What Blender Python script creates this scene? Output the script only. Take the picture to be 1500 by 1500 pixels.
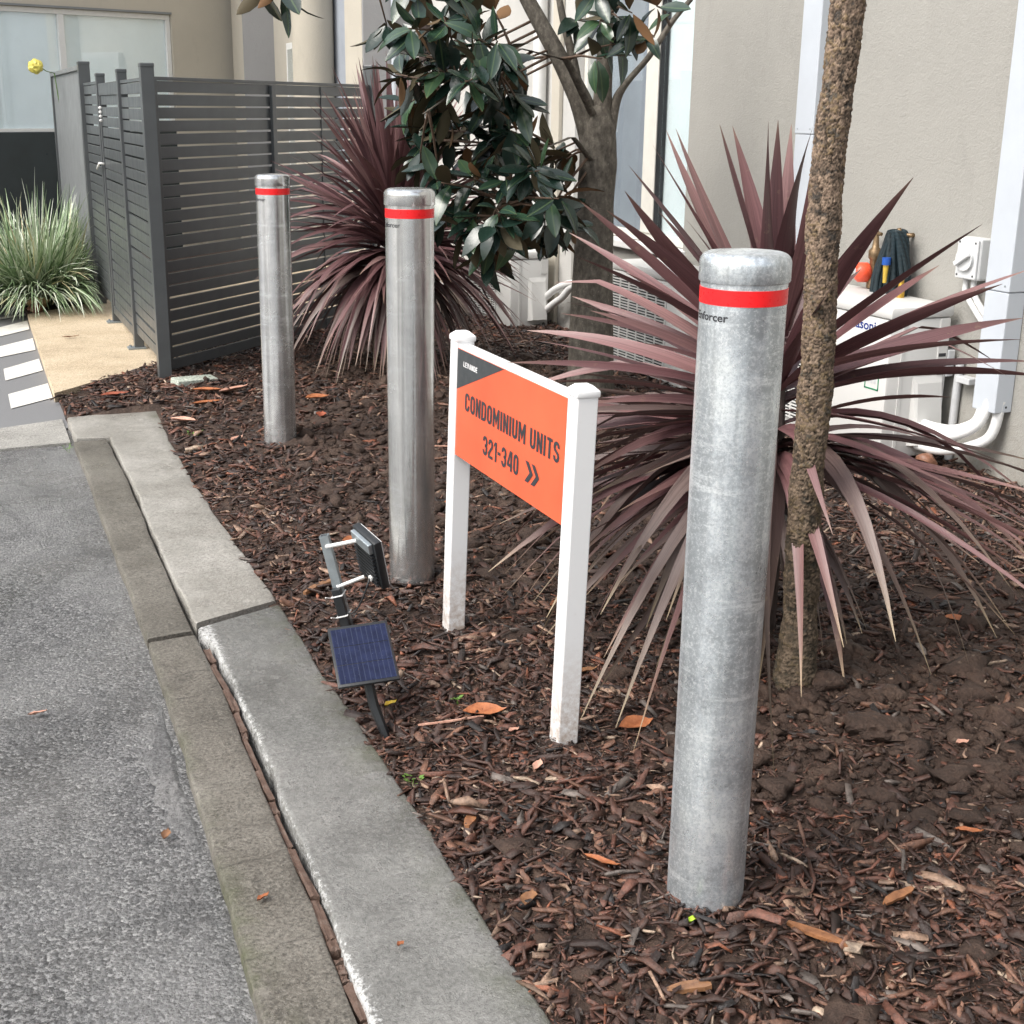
import bpy, bmesh, math, random
import numpy as np
from mathutils import Vector, Matrix, Euler

# ------------------------------------------------------------------ camera, sky, sun, exposure
scene = bpy.context.scene
for o in list(bpy.data.objects):
    bpy.data.objects.remove(o, do_unlink=True)
COL = scene.collection
PITCH, ROLL, HEAD, CAMH = math.radians(16.83), math.radians(0.35), math.radians(21.2), 1.40
cam_data = bpy.data.cameras.new('camera')
cam = bpy.data.objects.new('camera', cam_data)
COL.objects.link(cam)
fw = Vector((math.cos(PITCH) * math.sin(HEAD), math.cos(PITCH) * math.cos(HEAD), -math.sin(PITCH)))
rt0 = Vector((math.cos(HEAD), -math.sin(HEAD), 0))
up0 = rt0.cross(fw)
rt = rt0 * math.cos(ROLL) + up0 * math.sin(ROLL)
up = rt.cross(fw)
m = Matrix((rt, up, -fw)).transposed().to_4x4()
m.translation = Vector((0, 0, CAMH))
cam.matrix_world = m
cam_data.sensor_width = 36
cam_data.lens = 46.8
cam_data.shift_x = 0.04
cam_data.clip_start = 0.05
cam_data.clip_end = 400
scene.camera = cam

SUN_AZ, SUN_EL = math.radians(260), math.radians(50)      # azimuth clockwise from +Y
world = bpy.data.worlds.new('World')
scene.world = world
world.use_nodes = True
wt = world.node_tree
bg = wt.nodes['Background']
sky = wt.nodes.new('ShaderNodeTexSky')
sky.sky_type = 'NISHITA'
sky.sun_disc = False
sky.sun_elevation = SUN_EL
sky.sun_rotation = SUN_AZ
sky.dust_density = 4.0
sky.air_density = 1.4
hs = wt.nodes.new('ShaderNodeHueSaturation')                # overcast: the blue mostly washed out
hs.inputs['Saturation'].default_value = 0.33
wt.links.new(sky.outputs[0], hs.inputs['Color'])
wt.links.new(hs.outputs[0], bg.inputs['Color'])
bg.inputs['Strength'].default_value = 0.15
sun_d = bpy.data.lights.new('sun', 'SUN')
sun_d.energy = 1.2
sun_d.angle = math.radians(28)
sun_d.color = (1.0, 0.96, 0.9)
sun = bpy.data.objects.new('sun', sun_d)
COL.objects.link(sun)
sd = Vector((math.sin(SUN_AZ) * math.cos(SUN_EL), math.cos(SUN_AZ) * math.cos(SUN_EL), math.sin(SUN_EL)))
sun.rotation_euler = sd.to_track_quat('Z', 'Y').to_euler()
vs = scene.view_settings
vs.view_transform = 'Standard'
vs.look = 'None'
vs.gamma = 1
vs.use_curve_mapping = False
vs.exposure = 0.92
scene.cycles.use_denoising = True

R = random.Random(11)
rng = np.random.default_rng(5)

# ------------------------------------------------------------------ helpers
class MB:
    """collects shapes, builds ONE mesh object"""
    def __init__(s):
        s.v, s.f, s.mi, s.cur = [], [], [], 0
    def add(s, vs_, fs_):
        b = len(s.v)
        s.v.extend([tuple(p) for p in vs_])
        for f in fs_:
            s.f.append(tuple(i + b for i in f)); s.mi.append(s.cur)
        return s
    def box(s, x0, x1, y0, y1, z0, z1, M_=None, bev=0.0):
        if bev > 0:
            b = min(bev, abs(x1 - x0) * .45, abs(y1 - y0) * .45, abs(z1 - z0) * .45)
            bm = bmesh.new()
            bmesh.ops.create_cube(bm, size=1)
            for v in bm.verts:
                v.co = Vector(((x0 + x1) / 2 + v.co.x * (x1 - x0), (y0 + y1) / 2 + v.co.y * (y1 - y0), (z0 + z1) / 2 + v.co.z * (z1 - z0)))
            bmesh.ops.bevel(bm, geom=bm.edges[:], offset=b, segments=2, affect='EDGES', profile=.5)
            vs_ = [M_ @ v.co if M_ else v.co.copy() for v in bm.verts]
            bm.verts.index_update()
            fs_ = [[v.index for v in f.verts] for f in bm.faces]
            bm.free()
            return s.add(vs_, fs_)
        vs_ = [Vector((x, y, z)) for z in (z0, z1) for y in (y0, y1) for x in (x0, x1)]
        if M_: vs_ = [M_ @ v for v in vs_]
        return s.add(vs_, [(0, 2, 3, 1), (4, 5, 7, 6), (0, 1, 5, 4), (2, 6, 7, 3), (0, 4, 6, 2), (1, 3, 7, 5)])
    def tube(s, pts, rad, n=10, caps=True):
        pts = [Vector(p) for p in pts]
        if not hasattr(rad, '__len__'): rad = [rad] * len(pts)
        vs_, fs_ = [], []
        ref = None
        for i, p in enumerate(pts):
            t = (pts[min(i + 1, len(pts) - 1)] - pts[max(i - 1, 0)]).normalized()
            if ref is None:
                ref = t.orthogonal().normalized()
            a = (ref - t * ref.dot(t)).normalized(); ref = a
            b = t.cross(a)
            for k in range(n):
                q = 2 * math.pi * k / n
                vs_.append(p + (a * math.cos(q) + b * math.sin(q)) * rad[i])
        for i in range(len(pts) - 1):
            for k in range(n):
                k2 = (k + 1) % n
                fs_.append((i * n + k, i * n + k2, (i + 1) * n + k2, (i + 1) * n + k))
        if caps:
            fs_.append(tuple(range(n))[::-1]); fs_.append(tuple(range((len(pts) - 1) * n, len(pts) * n)))
        return s.add(vs_, fs_)
    def lathe(s, prof, n=40, cx=0, cy=0):
        vs_, fs_ = [], []
        for r, z in prof:
            for k in range(n):
                q = 2 * math.pi * k / n
                vs_.append((cx + r * math.cos(q), cy + r * math.sin(q), z))
        for i in range(len(prof) - 1):
            for k in range(n):
                k2 = (k + 1) % n
                fs_.append((i * n + k, i * n + k2, (i + 1) * n + k2, (i + 1) * n + k))
        fs_.append(tuple(range(n))[::-1]); fs_.append(tuple(range((len(prof) - 1) * n, len(prof) * n)))
        return s.add(vs_, fs_)
    def prism(s, poly, z0, z1):
        n = len(poly)
        vs_ = [(x, y, z0) for x, y in poly] + [(x, y, z1) for x, y in poly]
        fs_ = [tuple(range(n))[::-1], tuple(range(n, 2 * n))] + [(i, (i + 1) % n, n + (i + 1) % n, n + i) for i in range(n)]
        return s.add(vs_, fs_)
    def build(s, name, mat, parent=None, smooth=False, loc=None):
        me = bpy.data.meshes.new(name)
        me.from_pydata(s.v, [], s.f)
        for mm in (mat if isinstance(mat, (list, tuple)) else [mat]):
            me.materials.append(mm)
        if isinstance(mat, (list, tuple)): me.polygons.foreach_set('material_index', s.mi)
        bm = bmesh.new(); bm.from_mesh(me)
        bmesh.ops.recalc_face_normals(bm, faces=bm.faces[:]); bm.to_mesh(me); bm.free()
        return obj(name, me, parent, smooth, loc)

def obj(name, me, parent=None, smooth=False, loc=None):
    o = bpy.data.objects.new(name, me)
    COL.objects.link(o)
    if smooth is True:
        me.polygons.foreach_set('use_smooth', [True] * len(me.polygons))
    elif smooth:
        me.polygons.foreach_set('use_smooth', [True] * len(me.polygons))
        me.set_sharp_from_angle(angle=math.radians(smooth))
    if parent: o.parent = parent
    if loc: o.location = loc
    me.update()
    return o

def tag(o, label=None, cat=None, group=None, kind=None):
    if label: o['label'] = label
    if cat: o['category'] = cat
    if group: o['group'] = group
    if kind: o['kind'] = kind
    return o

def thing(name, label, cat, loc=(0, 0, 0), rz=0, group=None):
    o = bpy.data.objects.new(name, None)
    COL.objects.link(o)
    o.location = loc; o.rotation_euler = (0, 0, rz); o.empty_display_size = .05
    return tag(o, label, cat, group)

def raw_mesh(name, verts, faces, mat, cols=None, smooth=False):
    me = bpy.data.meshes.new(name)
    verts = np.asarray(verts, np.float32); faces = np.asarray(faces, np.int32)
    nf, k = faces.shape
    me.vertices.add(len(verts)); me.vertices.foreach_set('co', verts.ravel())
    me.loops.add(nf * k); me.loops.foreach_set('vertex_index', faces.ravel())
    me.polygons.add(nf); me.polygons.foreach_set('loop_start', np.arange(0, nf * k, k, dtype=np.int32))
    me.update(calc_edges=True)
    if cols is not None:
        a = me.color_attributes.new('tint', 'FLOAT_COLOR', 'POINT')
        c = np.ones((len(verts), 4), np.float32); c[:, :3] = cols
        a.data.foreach_set('color', c.ravel())
    me.materials.append(mat)
    if smooth: me.polygons.foreach_set('use_smooth', np.ones(nf, bool))
    me.validate()
    return me

def text_mesh(txt, cap_h, width=None, bold=0.0, name='lettering'):
    """flat lettering in the x/y plane, lower left at the origin, width squeezed to fit"""
    c = bpy.data.curves.new('t', 'FONT')
    c.body = txt; c.size = 1.0; c.offset = bold; c.resolution_u = 3
    o = bpy.data.objects.new('t', c); COL.objects.link(o)
    bpy.context.view_layer.update()
    me = bpy.data.meshes.new_from_object(o.evaluated_get(bpy.context.evaluated_depsgraph_get()))
    bpy.data.objects.remove(o, do_unlink=True); bpy.data.curves.remove(c)
    co = np.empty(len(me.vertices) * 3, np.float32); me.vertices.foreach_get('co', co); co = co.reshape(-1, 3)
    mn, mx = co.min(0), co.max(0)
    sy = cap_h / (mx[1] - mn[1]); sx = (width / (mx[0] - mn[0])) if width else sy
    co[:, 0] = (co[:, 0] - mn[0]) * sx; co[:, 1] = (co[:, 1] - mn[1]) * sy
    me.vertices.foreach_set('co', co.ravel()); me.name = name
    return me, co

def map_mesh(me, fn):
    n = len(me.vertices)
    co = np.empty(n * 3, np.float32); me.vertices.foreach_get('co', co); co = co.reshape(-1, 3)
    me.vertices.foreach_set('co', np.asarray(fn(co), np.float32).ravel()); me.update()

def vnoise(x, y, seed=0):
    """smooth value noise"""
    x = np.asarray(x, float); y = np.asarray(y, float)
    xi = np.floor(x).astype(np.int64); yi = np.floor(y).astype(np.int64)
    fx, fy = x - xi, y - yi
    fx = fx * fx * (3 - 2 * fx); fy = fy * fy * (3 - 2 * fy)
    def h(a, b):
        n = (a * 374761393 + b * 668265263 + seed * 144665) & 0x7fffffff
        n = ((n ^ (n >> 13)) * 1274126177) & 0x7fffffff
        return ((n ^ (n >> 16)) & 0xffff) / 65535.0
    return (h(xi, yi) * (1 - fx) + h(xi + 1, yi) * fx) * (1 - fy) + (h(xi, yi + 1) * (1 - fx) + h(xi + 1, yi + 1) * fx) * fy
def fbm(x, y, seed=0, oct=4):
    s, a, t = 0, 1, 0
    for i in range(oct):
        s = s + a * (vnoise(x * 2 ** i, y * 2 ** i, seed + i) - .5); t += a; a *= .5
    return s / t
def sstep(a, b, x):
    t = np.clip((x - a) / (b - a), 0, 1); return t * t * (3 - 2 * t)

# ------------------------------------------------------------------ materials
class NT:
    def __init__(s, name):
        s.m = bpy.data.materials.new(name); s.m.use_nodes = True
        s.t = s.m.node_tree; s.b = s.t.nodes['Principled BSDF']; s.out = s.t.nodes['Material Output']
        s.tc = None
    def n(s, ty, ins=None, **pr):
        k = s.t.nodes.new(ty)
        for a, b in pr.items(): setattr(k, a, b)
        for a, b in (ins or {}).items(): s.set(k.inputs[a], b)
        return k
    def set(s, sock, val):
        if isinstance(val, bpy.types.NodeSocket): s.t.links.new(val, sock)
        elif isinstance(val, bpy.types.Node): s.t.links.new(val.outputs[0], sock)
        else:
            if hasattr(val, '__len__') and len(val) == 3 and sock.type == 'RGBA': val = (*val, 1)
            sock.default_value = val
    def co(s, scale=None):
        if not s.tc: s.tc = s.t.nodes.new('ShaderNodeTexCoord')
        if scale is None: return s.tc.outputs['Object']
        return s.n('ShaderNodeMapping', {'Vector': s.tc.outputs['Object'], 'Scale': scale}).outputs[0]
    def noise(s, scale, detail=4, rough=.55, vec=None, dist=0):
        return s.n('ShaderNodeTexNoise', {'Vector': vec if vec is not None else s.co(), 'Scale': scale, 'Detail': detail, 'Roughness': rough, 'Distortion': dist}).outputs[0]
    def voro(s, scale, feature='F1', vec=None, out=0, rand=1.0):
        return s.n('ShaderNodeTexVoronoi', {'Vector': vec if vec is not None else s.co(), 'Scale': scale, 'Randomness': rand}, feature=feature).outputs[out]
    def ramp(s, fac, stops):
        k = s.n('ShaderNodeValToRGB', {'Fac': fac}); e = k.color_ramp.elements
        while len(e) < len(stops): e.new(.5)
        for i, (p, c) in enumerate(stops):
            e[i].position = p; e[i].color = (*c, 1) if hasattr(c, '__len__') else (c, c, c, 1)
        return k.outputs[0]
    def mix(s, fac, a, b, mode='MIX'):
        k = s.n('ShaderNodeMix', data_type='RGBA', blend_type=mode)
        s.set(k.inputs[0], fac); s.set(k.inputs[6], a); s.set(k.inputs[7], b)
        return k.outputs[2]
    def math(s, op, a, b=None):
        k = s.n('ShaderNodeMath', operation=op); s.set(k.inputs[0], a)
        if b is not None: s.set(k.inputs[1], b)
        return k.outputs[0]
    def bump(s, h, strength=.3, dist=.01, prev=None):
        k = s.n('ShaderNodeBump', {'Height': h, 'Strength': strength, 'Distance': dist})
        if prev is not None: s.set(k.inputs['Normal'], prev)
        return k.outputs[0]
    def done(s, color=None, rough=None, metal=None, normal=None, spec=None, **kw):
        for nm, v in (('Base Color', color), ('Roughness', rough), ('Metallic', metal), ('Normal', normal), ('Specular IOR Level', spec)):
            if v is not None: s.set(s.b.inputs[nm], v)
        for a, v in kw.items(): s.set(s.b.inputs[a.replace('_', ' ')], v)
        return s.m

def plain(name, c, rough=.5, metal=0, var=.12, scale=14, bump=0.0, bscale=200, spec=.5):
    t = NT(name)
    lo = tuple(x * (1 - var) for x in c); hi = tuple(min(1, x * (1 + var)) for x in c)
    colr = t.ramp(t.noise(scale, 5, .65), [(.3, lo), (.7, hi)])
    nm = t.bump(t.noise(bscale, 3), bump, .003) if bump else None
    rg = t.ramp(t.noise(scale * 1.7, 4), [(.3, max(0, rough - .08)), (.7, min(1, rough + .08))])
    return t.done(colr, rg, metal, nm, spec)

MAT = {}
def make_materials():
    # asphalt: pale and dark aggregate, worn, damp sheen in patches
    t = NT('asphalt')
    agg = t.voro(120, out=1); fine = t.noise(130, 4, .8); mid = t.noise(34, 4, .7); big = t.noise(1.4, 4, .6)
    base = t.ramp(agg, [(.08, (.048, .048, .051)), (.45, (.185, .185, .188)), (.90, (.44, .435, .43))])
    base = t.mix(t.ramp(fine, [(.47, 0.0), (.57, .95)]), base, (.026, .026, .028))
    base = t.mix(t.ramp(mid, [(.45, 0.0), (.75, .40)]), base, (.26, .255, .25))
    base = t.mix(t.ramp(big, [(.40, 0.0), (.62, .42)]), base, (.36, .355, .35))
    base = t.mix(t.ramp(t.noise(2.6, 5, .7, dist=.8), [(.52, 0.0), (.68, .5)]), base, (.05, .05, .052))
    h = t.math('ADD', t.math('MULTIPLY', t.voro(120), -1.0), t.math('MULTIPLY', fine, -2.0))
    rg = t.ramp(t.noise(2.0, 5, .65), [(.38, .08), (.56, .42)])
    MAT['asphalt'] = t.done(base, rg, 0, t.bump(t.noise(50, 4), .5, .010, t.bump(h, .8, .010)), .75)
    # smooth older asphalt at the crossing
    t = NT('smooth asphalt')
    base = t.mix(t.ramp(t.noise(230, 3, .7), [(.4, 0.0), (.65, .5)]), (.20, .20, .205), (.12, .12, .122))
    MAT['asphalt2'] = t.done(base, .6, 0, t.bump(t.noise(220, 3), .3, .003))
    # kerb concrete, brown and damp
    def concrete(nm, c1, c2, c3, rough=(.45, .75), grain=.85, moss=None, white=None, pit=.4, cracks=False):
        t = NT(nm)
        c = t.ramp(t.noise(2.1, 6, .62), [(.30, c1), (.50, c2), (.72, c3)])
        g1 = t.noise(125, 4, .85)
        c = t.mix(t.ramp(g1, [(.36, grain), (.49, 0.0)]), c, tuple(x * .42 for x in c1))
        c = t.mix(t.ramp(g1, [(.51, 0.0), (.66, grain * .7)]), c, tuple(min(1, x * 1.5) for x in c3))
        c = t.mix(t.ramp(t.voro(48, out=1), [(.90, 0.0), (.96, .35)]), c, tuple(min(1, x * 1.35) for x in c3))
        c = t.mix(t.ramp(t.noise(9, 6, .75, dist=.6), [(.54, 0.0), (.72, .55)]), c, tuple(x * .62 for x in c1))
        c = t.mix(t.ramp(t.voro(22), [(.035, .85), (.06, 0.0)]), c, tuple(x * .25 for x in c1))
        if moss:
            xg = t.n('ShaderNodeSeparateXYZ', {'Vector': t.co()}).outputs[0]
            mk = t.math('MULTIPLY', t.n('ShaderNodeMapRange', {'Value': xg, 'From Min': moss[0], 'From Max': moss[1]}).outputs[0], t.ramp(t.noise(7, 5, .7), [(.42, 0.0), (.68, .9)]))
            c = t.mix(mk, c, moss[2])
        if white:  # pale band along the edge: wet sky sheen painted into the colour
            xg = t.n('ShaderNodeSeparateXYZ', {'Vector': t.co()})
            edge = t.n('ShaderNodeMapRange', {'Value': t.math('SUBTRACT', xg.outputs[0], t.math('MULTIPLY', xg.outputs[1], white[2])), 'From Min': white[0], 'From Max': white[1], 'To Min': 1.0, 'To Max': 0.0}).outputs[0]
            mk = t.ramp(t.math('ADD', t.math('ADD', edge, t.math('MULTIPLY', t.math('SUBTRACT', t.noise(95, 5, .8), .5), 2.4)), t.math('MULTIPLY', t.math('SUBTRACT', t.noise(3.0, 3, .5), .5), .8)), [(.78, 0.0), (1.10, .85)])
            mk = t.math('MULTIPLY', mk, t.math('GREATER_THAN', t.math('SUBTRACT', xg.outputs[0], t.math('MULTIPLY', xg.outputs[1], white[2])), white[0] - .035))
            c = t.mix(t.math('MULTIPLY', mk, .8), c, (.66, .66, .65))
        if cracks:
            w_ = t.n('ShaderNodeMapping', {'Vector': t.co(), 'Scale': (.35, 1.6, 0)}).outputs[0]
            w_ = t.n('ShaderNodeVectorMath', {0: w_, 1: t.n('ShaderNodeVectorMath', {0: t.n('ShaderNodeTexNoise', {'Vector': t.co(), 'Scale': 9.0, 'Detail': 4.0}).outputs[1], 1: (.22, .22, 0)}, operation='MULTIPLY').outputs[0]}, operation='ADD').outputs[0]
            dE = t.voro(1.0, 'DISTANCE_TO_EDGE', w_)
            c = t.mix(t.ramp(dE, [(.0012, .6), (.0045, 0.0)]), c, tuple(x * .4 for x in c1))
        rg = t.ramp(t.noise(5, 5, .6), [(.35, rough[0]), (.65, rough[1])])
        hb = t.math('ADD', t.noise(125, 4, .85), t.math('MULTIPLY', t.ramp(t.voro(70), [(.0, 0.0), (.16, 1.0)]), .5))
        return t.done(c, rg, 0, t.bump(t.noise(22, 5), .3, .010, t.bump(hb, pit * 1.6, .006)))
    MAT['kerb'] = concrete('kerb concrete', (.085, .076, .062), (.142, .129, .108), (.205, .190, .164), (.24, .55), moss=(.43, .355, (.060, .072, .022)), cracks=True)
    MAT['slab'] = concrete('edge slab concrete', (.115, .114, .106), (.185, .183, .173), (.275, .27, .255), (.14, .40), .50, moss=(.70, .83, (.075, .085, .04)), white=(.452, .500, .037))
    MAT['slab_far'] = concrete('far edge slab concrete', (.22, .205, .18), (.31, .295, .265), (.41, .39, .36), (.26, .52), .60, moss=(.80, .87, (.10, .11, .055)))
    MAT['band'] = concrete('gutter band concrete', (.20, .19, .17), (.32, .31, .285), (.42, .40, .37), (.5, .8))
    MAT['cream'] = concrete('cream path concrete', (.40, .31, .205), (.52, .42, .29), (.62, .51, .37), (.6, .85), pit=.2)
    MAT['mortar'] = concrete('spilt mortar', (.08, .08, .08), (.15, .15, .15), (.24, .235, .23), (.5, .8), pit=.8)
    MAT['block'] = concrete('pale block', (.32, .36, .30), (.44, .48, .41), (.55, .57, .50))
    t = NT('road paint')
    c = t.mix(t.ramp(t.noise(30, 6, .8), [(.56, 0.0), (.70, .7)]), t.ramp(t.noise(8, 4), [(.3, (.62, .60, .55)), (.7, (.78, .76, .71))]), (.24, .235, .225))
    MAT['paint'] = t.done(c, .6, 0, t.bump(t.noise(200, 3), .4, .003))
    t = NT('brick')
    MAT['brick'] = t.done(t.ramp(t.noise(30, 5, .7), [(.25, (.045, .028, .02)), (.5, (.105, .062, .044)), (.75, (.15, .115, .095))]), .7, 0, t.bump(t.noise(160, 4), .6, .004))
    # soil, mulch
    t = NT('soil')
    c = t.ramp(t.noise(9, 6, .7), [(.3, (.030, .018, .013)), (.52, (.072, .044, .032)), (.75, (.13, .084, .060))])
    c = t.mix(t.ramp(t.noise(95, 4, .75), [(.45, 0.0), (.7, .6)]), c, (.015, .010, .008))
    c = t.mix(t.ramp(t.voro(140, out=1), [(.9, 0.0), (.97, .6)]), c, (.20, .15, .11))
    MAT['soil'] = t.done(c, .60, 0, t.bump(t.noise(48, 6, .7), .8, .02, t.bump(t.noise(210, 3), .6, .006)), .35)
    t = NT('bark chips')
    a = t.n('ShaderNodeVertexColor', layer_name='tint').outputs[0]
    g = t.noise(70, 4, .7, t.co((1, 1, 1)))
    c = t.mix(t.ramp(g, [(.35, .65), (.6, 0.0)]), a, (.018, .012, .009))
    MAT['chips'] = t.done(c, t.ramp(t.noise(12, 3), [(.3, .24), (.7, .58)]), 0, t.bump(t.noise(240, 4, .7), .7, .004), .5)
    # galvanised steel, three states
    def galv(nm, c, rough, spang, dull, seed, mott=1.0):
        t = NT(nm)
        v = t.n('ShaderNodeMapping', {'Vector': t.co(), 'Location': (seed, seed * 2, seed)}).outputs[0]
        vs2 = t.n('ShaderNodeMapping', {'Vector': v, 'Scale': (1, 1, .12)}).outputs[0]
        vh = t.n('ShaderNodeMapping', {'Vector': v, 'Scale': (.35, .35, 3.0)}).outputs[0]
        col = t.ramp(t.noise(7, 7, .75, v), [(.34, tuple(x * (1 - .42 * mott) for x in c)), (.50, c), (.66, tuple(min(1, x * (1 + .35 * mott)) for x in c))])
        vb = t.n('ShaderNodeMapping', {'Vector': v, 'Scale': (1, 1, .02)}).outputs[0]
        col = t.mix(t.ramp(t.noise(24, 3, .6, vb), [(.47, 0.0), (.60, .8 - .3 * mott)]), col, tuple(x * .38 for x in c))  # dark upright bands, reflections of the surroundings put into the colour
        col = t.mix(t.ramp(t.noise(24, 5, .75, vs2), [(.46, 0.0), (.70, .5 * mott)]), col, tuple(x * .50 for x in c))
        col = t.mix(t.ramp(t.noise(9, 6, .8, vh), [(.54, 0.0), (.64, .25 + .5 * mott)]), col, (.92, .96, .98))
        sp_ = t.noise(150, 4, .9, v)
        col = t.mix(t.ramp(sp_, [(.51, 0.0), (.62, spang)]), col, (.95, .97, .98))
        col = t.mix(t.ramp(sp_, [(.38, spang * .9), (.49, 0.0)]), col, tuple(x * .55 for x in c))
        zz = t.n('ShaderNodeSeparateXYZ', {'Vector': t.co()}).outputs[2]
        low = t.n('ShaderNodeMapRange', {'Value': zz, 'From Min': .62, 'From Max': .12}).outputs[0]
        drop = t.math('MULTIPLY', t.ramp(t.voro(165, vec=v), [(.16, 1.0), (.26, 0.0)]), t.math('MULTIPLY', low, t.ramp(t.noise(30, 2, .5, v), [(.44, 0.0), (.58, 1.0)])))
        col = t.mix(t.math('MULTIPLY', drop, .75), col, (.93, .94, .95))
        rg = t.ramp(t.noise(9, 5, .65, v), [(.3, rough - .09), (.7, rough + .12)])
        hb = t.math('ADD', t.noise(150, 3, .6, v), t.math('MULTIPLY', drop, 1.5))
        return t.done(col, rg, 1.0 - dull, t.bump(t.noise(18, 3, .5, v), .06, .01, t.bump(hb, .12, .002)))
    MAT['galv_near'] = galv('galvanised steel pale', (.70, .755, .795), .30, .6, .32, 1.3)
    MAT['galv_mid'] = galv('galvanised steel bright', (.74, .75, .745), .18, .08, .12, 7.1, .38)
    MAT['galv_far'] = galv('galvanised steel streaked', (.70, .71, .715), .22, .10, .20, 3.9, .5)
    MAT['steel'] = plain('zinc tube', (.34, .38, .40), .42, .7, .12, 40)
    MAT['red'] = plain('red reflective tape', (.86, .012, .016), .32, 0, .06, 60)
    MAT['black'] = plain('black plastic', (.016, .018, .020), .42, 0, .2, 60, .1)
    MAT['ink'] = plain('black print', (.03, .03, .035), .5, 0, .1)
    # sign
    t = NT('white powder coat')
    c = t.mix(t.ramp(t.noise(60, 5, .75), [(.62, 0.0), (.8, .3)]), (.80, .80, .80), (.55, .50, .46))
    zz = t.n('ShaderNodeSeparateXYZ', {'Vector': t.co()}).outputs[2]
    dirt = t.math('MULTIPLY', t.n('ShaderNodeMapRange', {'Value': zz, 'From Min': .26, 'From Max': .0}).outputs[0], t.ramp(t.noise(55, 5, .75), [(.35, 0.0), (.62, .85)]))
    MAT['white_post'] = t.done(t.mix(dirt, c, (.36, .26, .19)), .38)
    t = NT('orange sign face')
    c = t.ramp(t.noise(5, 4), [(.3, (.72, .098, .040)), (.7, (.80, .125, .052))])
    c = t.mix(t.ramp(t.noise(90, 4, .8), [(.66, 0.0), (.78, .35)]), c, (.5, .2, .12))
    MAT['orange'] = t.done(c, .42)
    MAT['sign_dark'] = plain('dark grey sign print', (.042, .048, .052), .42, 0, .1, 20)
    MAT['sign_ink'] = plain('sign lettering', (.03, .034, .04), .45, 0, .05)
    MAT['white_ink'] = plain('white lettering', (.75, .75, .75), .45, 0, .05)
    # solar
    t = NT('solar cell')
    v = t.co()
    lines = t.n('ShaderNodeTexWave', {'Vector': v, 'Scale': 26.0, 'Distortion': 0.0}, wave_type='BANDS', bands_direction='X').outputs[0]
    c = t.mix(t.ramp(lines, [(.90, 0.0), (.97, .6)]), t.ramp(t.noise(30, 3), [(.3, (.008, .011, .032)), (.7, (.016, .022, .060))]), (.04, .05, .09))
    c = t.mix(t.ramp(t.voro(150), [(.05, .6), (.09, 0.0)]), c, (.22, .25, .34))
    MAT['solar'] = t.done(c, .20, 0, None, .25)
    MAT['tie'] = plain('white nylon', (.75, .75, .73), .45)
    # fence
    t = NT('charcoal powder coat')
    c = t.ramp(t.noise(4, 5, .6), [(.3, (.062, .068, .071)), (.7, (.086, .092, .095))])
    MAT['fence'] = t.done(c, t.ramp(t.noise(12, 4), [(.3, .30), (.7, .40)]), 0, t.bump(t.noise(400, 2), .06, .002), .7)
    MAT['fence_solid'] = plain('grey sheet steel', (.20, .21, .215), .5, 0, .06, 4)
    # walls
    def stucco(nm, c):
        t = NT(nm)
        col = t.ramp(t.noise(1.3, 5, .6), [(.3, tuple(x * .93 for x in c)), (.7, tuple(x * 1.05 for x in c))])
        col = t.mix(t.ramp(t.noise(9, 6, .75, t.co((1, 1, .25))), [(.56, 0.0), (.76, .35)]), col, tuple(x * .7 for x in c))
        zz = t.n('ShaderNodeSeparateXYZ', {'Vector': t.co()}).outputs[2]
        splash = t.math('MULTIPLY', t.n('ShaderNodeMapRange', {'Value': zz, 'From Min': .28, 'From Max': .0}).outputs[0], t.ramp(t.noise(14, 5, .7), [(.38, 0.0), (.7, .55)]))
        col = t.mix(splash, col, (.20, .165, .125))
        hb = t.math('ADD', t.noise(120, 4, .7), t.math('MULTIPLY', t.noise(34, 3), .6))
        return t.done(col, .85, 0, t.bump(hb, .5, .008), .3)
    MAT['wall'] = stucco('greige stucco', (.345, .335, .308))
    MAT['wall_cream'] = stucco('cream stucco', (.54, .50, .425))
    MAT['wall_white'] = stucco('off white stucco', (.56, .55, .525))
    MAT['wall_grey'] = stucco('grey stucco', (.33, .33, .335))
    MAT['wall_tan'] = stucco('tan stucco', (.50, .46, .385))
    MAT['dark_base'] = plain('dark teal base panel', (.022, .032, .035), .35, 0, .2, 3)
    MAT['frame'] = plain('cream window frame', (.66, .64, .58), .4, 0, .05)
    MAT['frame_white'] = plain('white window frame', (.72, .72, .70), .4, 0, .05)
    MAT['gasket'] = plain('black gasket', (.01, .01, .012), .5)
    MAT['blind'] = plain('pale blind', (.86, .93, .95), .8, 0, .04, 3)
    MAT['dark_in'] = plain('dim interior', (.34, .37, .42), .9, 0, .1, 3)
    t = NT('window glass')
    gl = t.n('ShaderNodeBsdfGlossy', {'Color': (1, 1, 1, 1), 'Roughness': .02})
    tr = t.n('ShaderNodeBsdfTransparent', {'Color': (.975, .99, .99, 1)})
    lw = t.n('ShaderNodeLayerWeight', {'Blend': .5}).outputs['Facing']
    fr = t.math('ADD', t.math('MULTIPLY', t.math('POWER', lw, 4.0), .8), .10)
    mx = t.n('ShaderNodeMixShader', {'Fac': fr})
    t.t.links.new(tr.outputs[0], mx.inputs[1]); t.t.links.new(gl.outputs[0], mx.inputs[2])
    t.t.links.new(mx.outputs[0], t.out.inputs['Surface'])
    MAT['glass'] = t.m
    MAT['duct'] = plain('blue grey duct cover', (.52, .555, .60), .42, 0, .04, 5)
    MAT['pipe_white'] = plain('white pipe wrap', (.72, .72, .71), .5, 0, .06, 30)
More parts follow.
